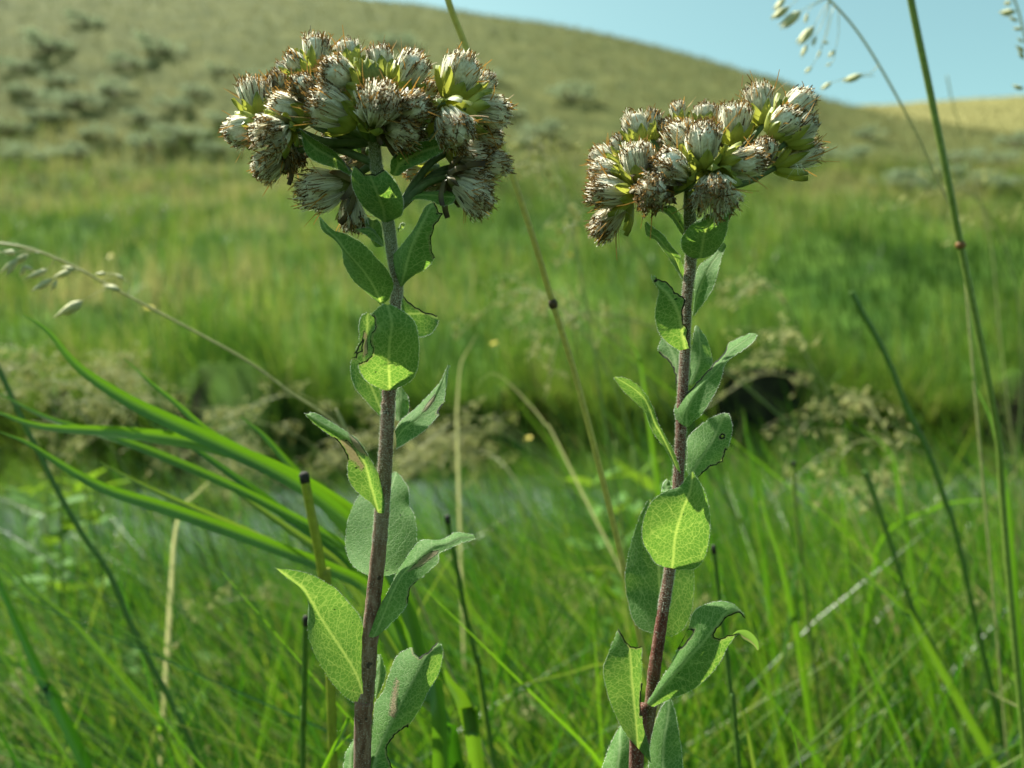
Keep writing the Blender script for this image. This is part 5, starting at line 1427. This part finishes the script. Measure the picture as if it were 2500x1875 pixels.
# ------------------------------------------------------------------ small leafy weeds and yellow flowers
def weed_leaf_mesh():
    mb = MB()
    t = np.linspace(0, 1, 8); v = np.linspace(-1, 1, 5)
    w = np.sin(np.pi * t ** 0.8) * 0.22 + 0.01
    V = [[v_ * w[k], t_, 0.10 * math.sin(2.4 * t_) + 0.05 * abs(v_)] for k, t_ in enumerate(t) for v_ in v]
    i = np.arange(7)[:, None] * 5; j = np.arange(4)[None]
    mb.add(V, np.stack([i + j, i + j + 1, i + 6 + j, i + 5 + j], -1).reshape(-1, 4))
    return mb.mesh("leaf", M_WEED)
WL = weed_leaf_mesh()
def weed(px, py, D_k, label, group, n_l=14, ls=0.03):
    tip = P(px, py, D_k)
    z_ = zg(tip[0] + 0.02, tip[1])
    o = thing("leafy_weed", label, "weed", (tip[0] + 0.02, tip[1], z_), group)
    mb = MB()
    path = catmull([[0, 0, -0.01], [-0.005, 0, (tip[2] - z_) * 0.5], [-0.02, 0, tip[2] - z_]], 16)
    mb.tube(path, np.linspace(0.0016, 0.0007, 16), 6, 0.4, 0.5)
    c = bpy.data.objects.new("stem", mb.mesh("stem", M_GRN)); COL.objects.link(c); c.parent = o
    for k in range(n_l):
        f = 0.5 + 0.5 * k / n_l
        l_ = bpy.data.objects.new("leaf", WL); COL.objects.link(l_); l_.parent = o
        l_.location = Vector(path[int(f * 15)])
        l_.rotation_euler = (random.uniform(-0.2, 0.7), random.uniform(-0.3, 0.3), k * 2.4 + random.uniform(-0.3, 0.3))
        s_ = ls * random.uniform(0.75, 1.25)
        l_.scale = (s_, s_, s_)
for px, py, D_k in [(420, 1560, 0.75), (350, 1500, 0.85), (460, 1680, 0.7), (400, 1720, 0.68), (300, 1560, 0.8), (520, 1480, 0.9)]:
    weed(px, py, D_k, "small bright green leafy weed among the grass before the pond", "leafy weeds before the pond")
for px, py, D_k in [(1500, 1075, 0.95), (1545, 1090, 1.0), (1440, 1110, 1.05), (1590, 1110, 0.9)]:
    weed(px, py, D_k, "bright leafy weed standing beside the redder flower stalk", "leafy weeds beside the redder stalk", 16, 0.045)
for px, py, D_k in [(170, 1130, 0.95), (110, 1160, 0.9), (230, 1120, 1.0), (60, 1140, 1.0)]:
    weed(px, py, D_k, "leafy green weed at the pond edge under the reed blades", "leafy weeds at the pond edge", 16, 0.045)
def flower_mesh():
    mb = MB()
    for k in range(7):
        a = 2 * math.pi * k / 7
        d = np.array([math.cos(a), math.sin(a), 0]); s_ = np.array([-math.sin(a), math.cos(a), 0])
        mb.add([d * 0.15, d * 0.6 + s_ * 0.25 + [0, 0, 0.12], d * 1.0 + [0, 0, 0.05], d * 0.6 - s_ * 0.25 + [0, 0, 0.12]], [[0, 1, 2, 3]])
    mb.tube([[0, 0, -0.25], [0, 0, 0], [0, 0, 0.2]], [0.1, 0.3, 0.12], 8)
    return mb.mesh("blossom", M_YELLOW)
FM = flower_mesh()
for px, py, D_k in [(365, 752, 0.7), (270, 625, 1.1), (1290, 1070, 0.95), (1206, 838, 0.95), (1390, 622, 0.9), (278, 1758, 0.8), (590, 1788, 0.8), (690, 1702, 0.8)]:
    tip = P(px, py, D_k); gx, gy = tip[0] + 0.03, tip[1] + 0.02
    z_ = zg(gx, gy)
    o = thing("yellow_flower", "tiny yellow wildflower on a thin green stem in the grass", "flower", (gx, gy, z_), "tiny yellow flowers dotted through the grass")
    rel = tip - np.array([gx, gy, z_])
    mb = MB()
    mb.tube(catmull([[0, 0, -0.01], rel * [0.3, 0.3, 0.6], rel], 12), np.linspace(0.0010, 0.0005, 12), 5, 0.4, 0.5)
    c = bpy.data.objects.new("stem", mb.mesh("stem", M_GRN)); COL.objects.link(c); c.parent = o
    b_ = bpy.data.objects.new("blossom", FM); COL.objects.link(b_); b_.parent = o
    b_.location = Vector(rel); s_ = random.uniform(0.004, 0.0055); b_.scale = (s_,) * 3
    b_.rotation_euler = (random.uniform(0.3, 1.2), random.uniform(-0.4, 0.4), 0)
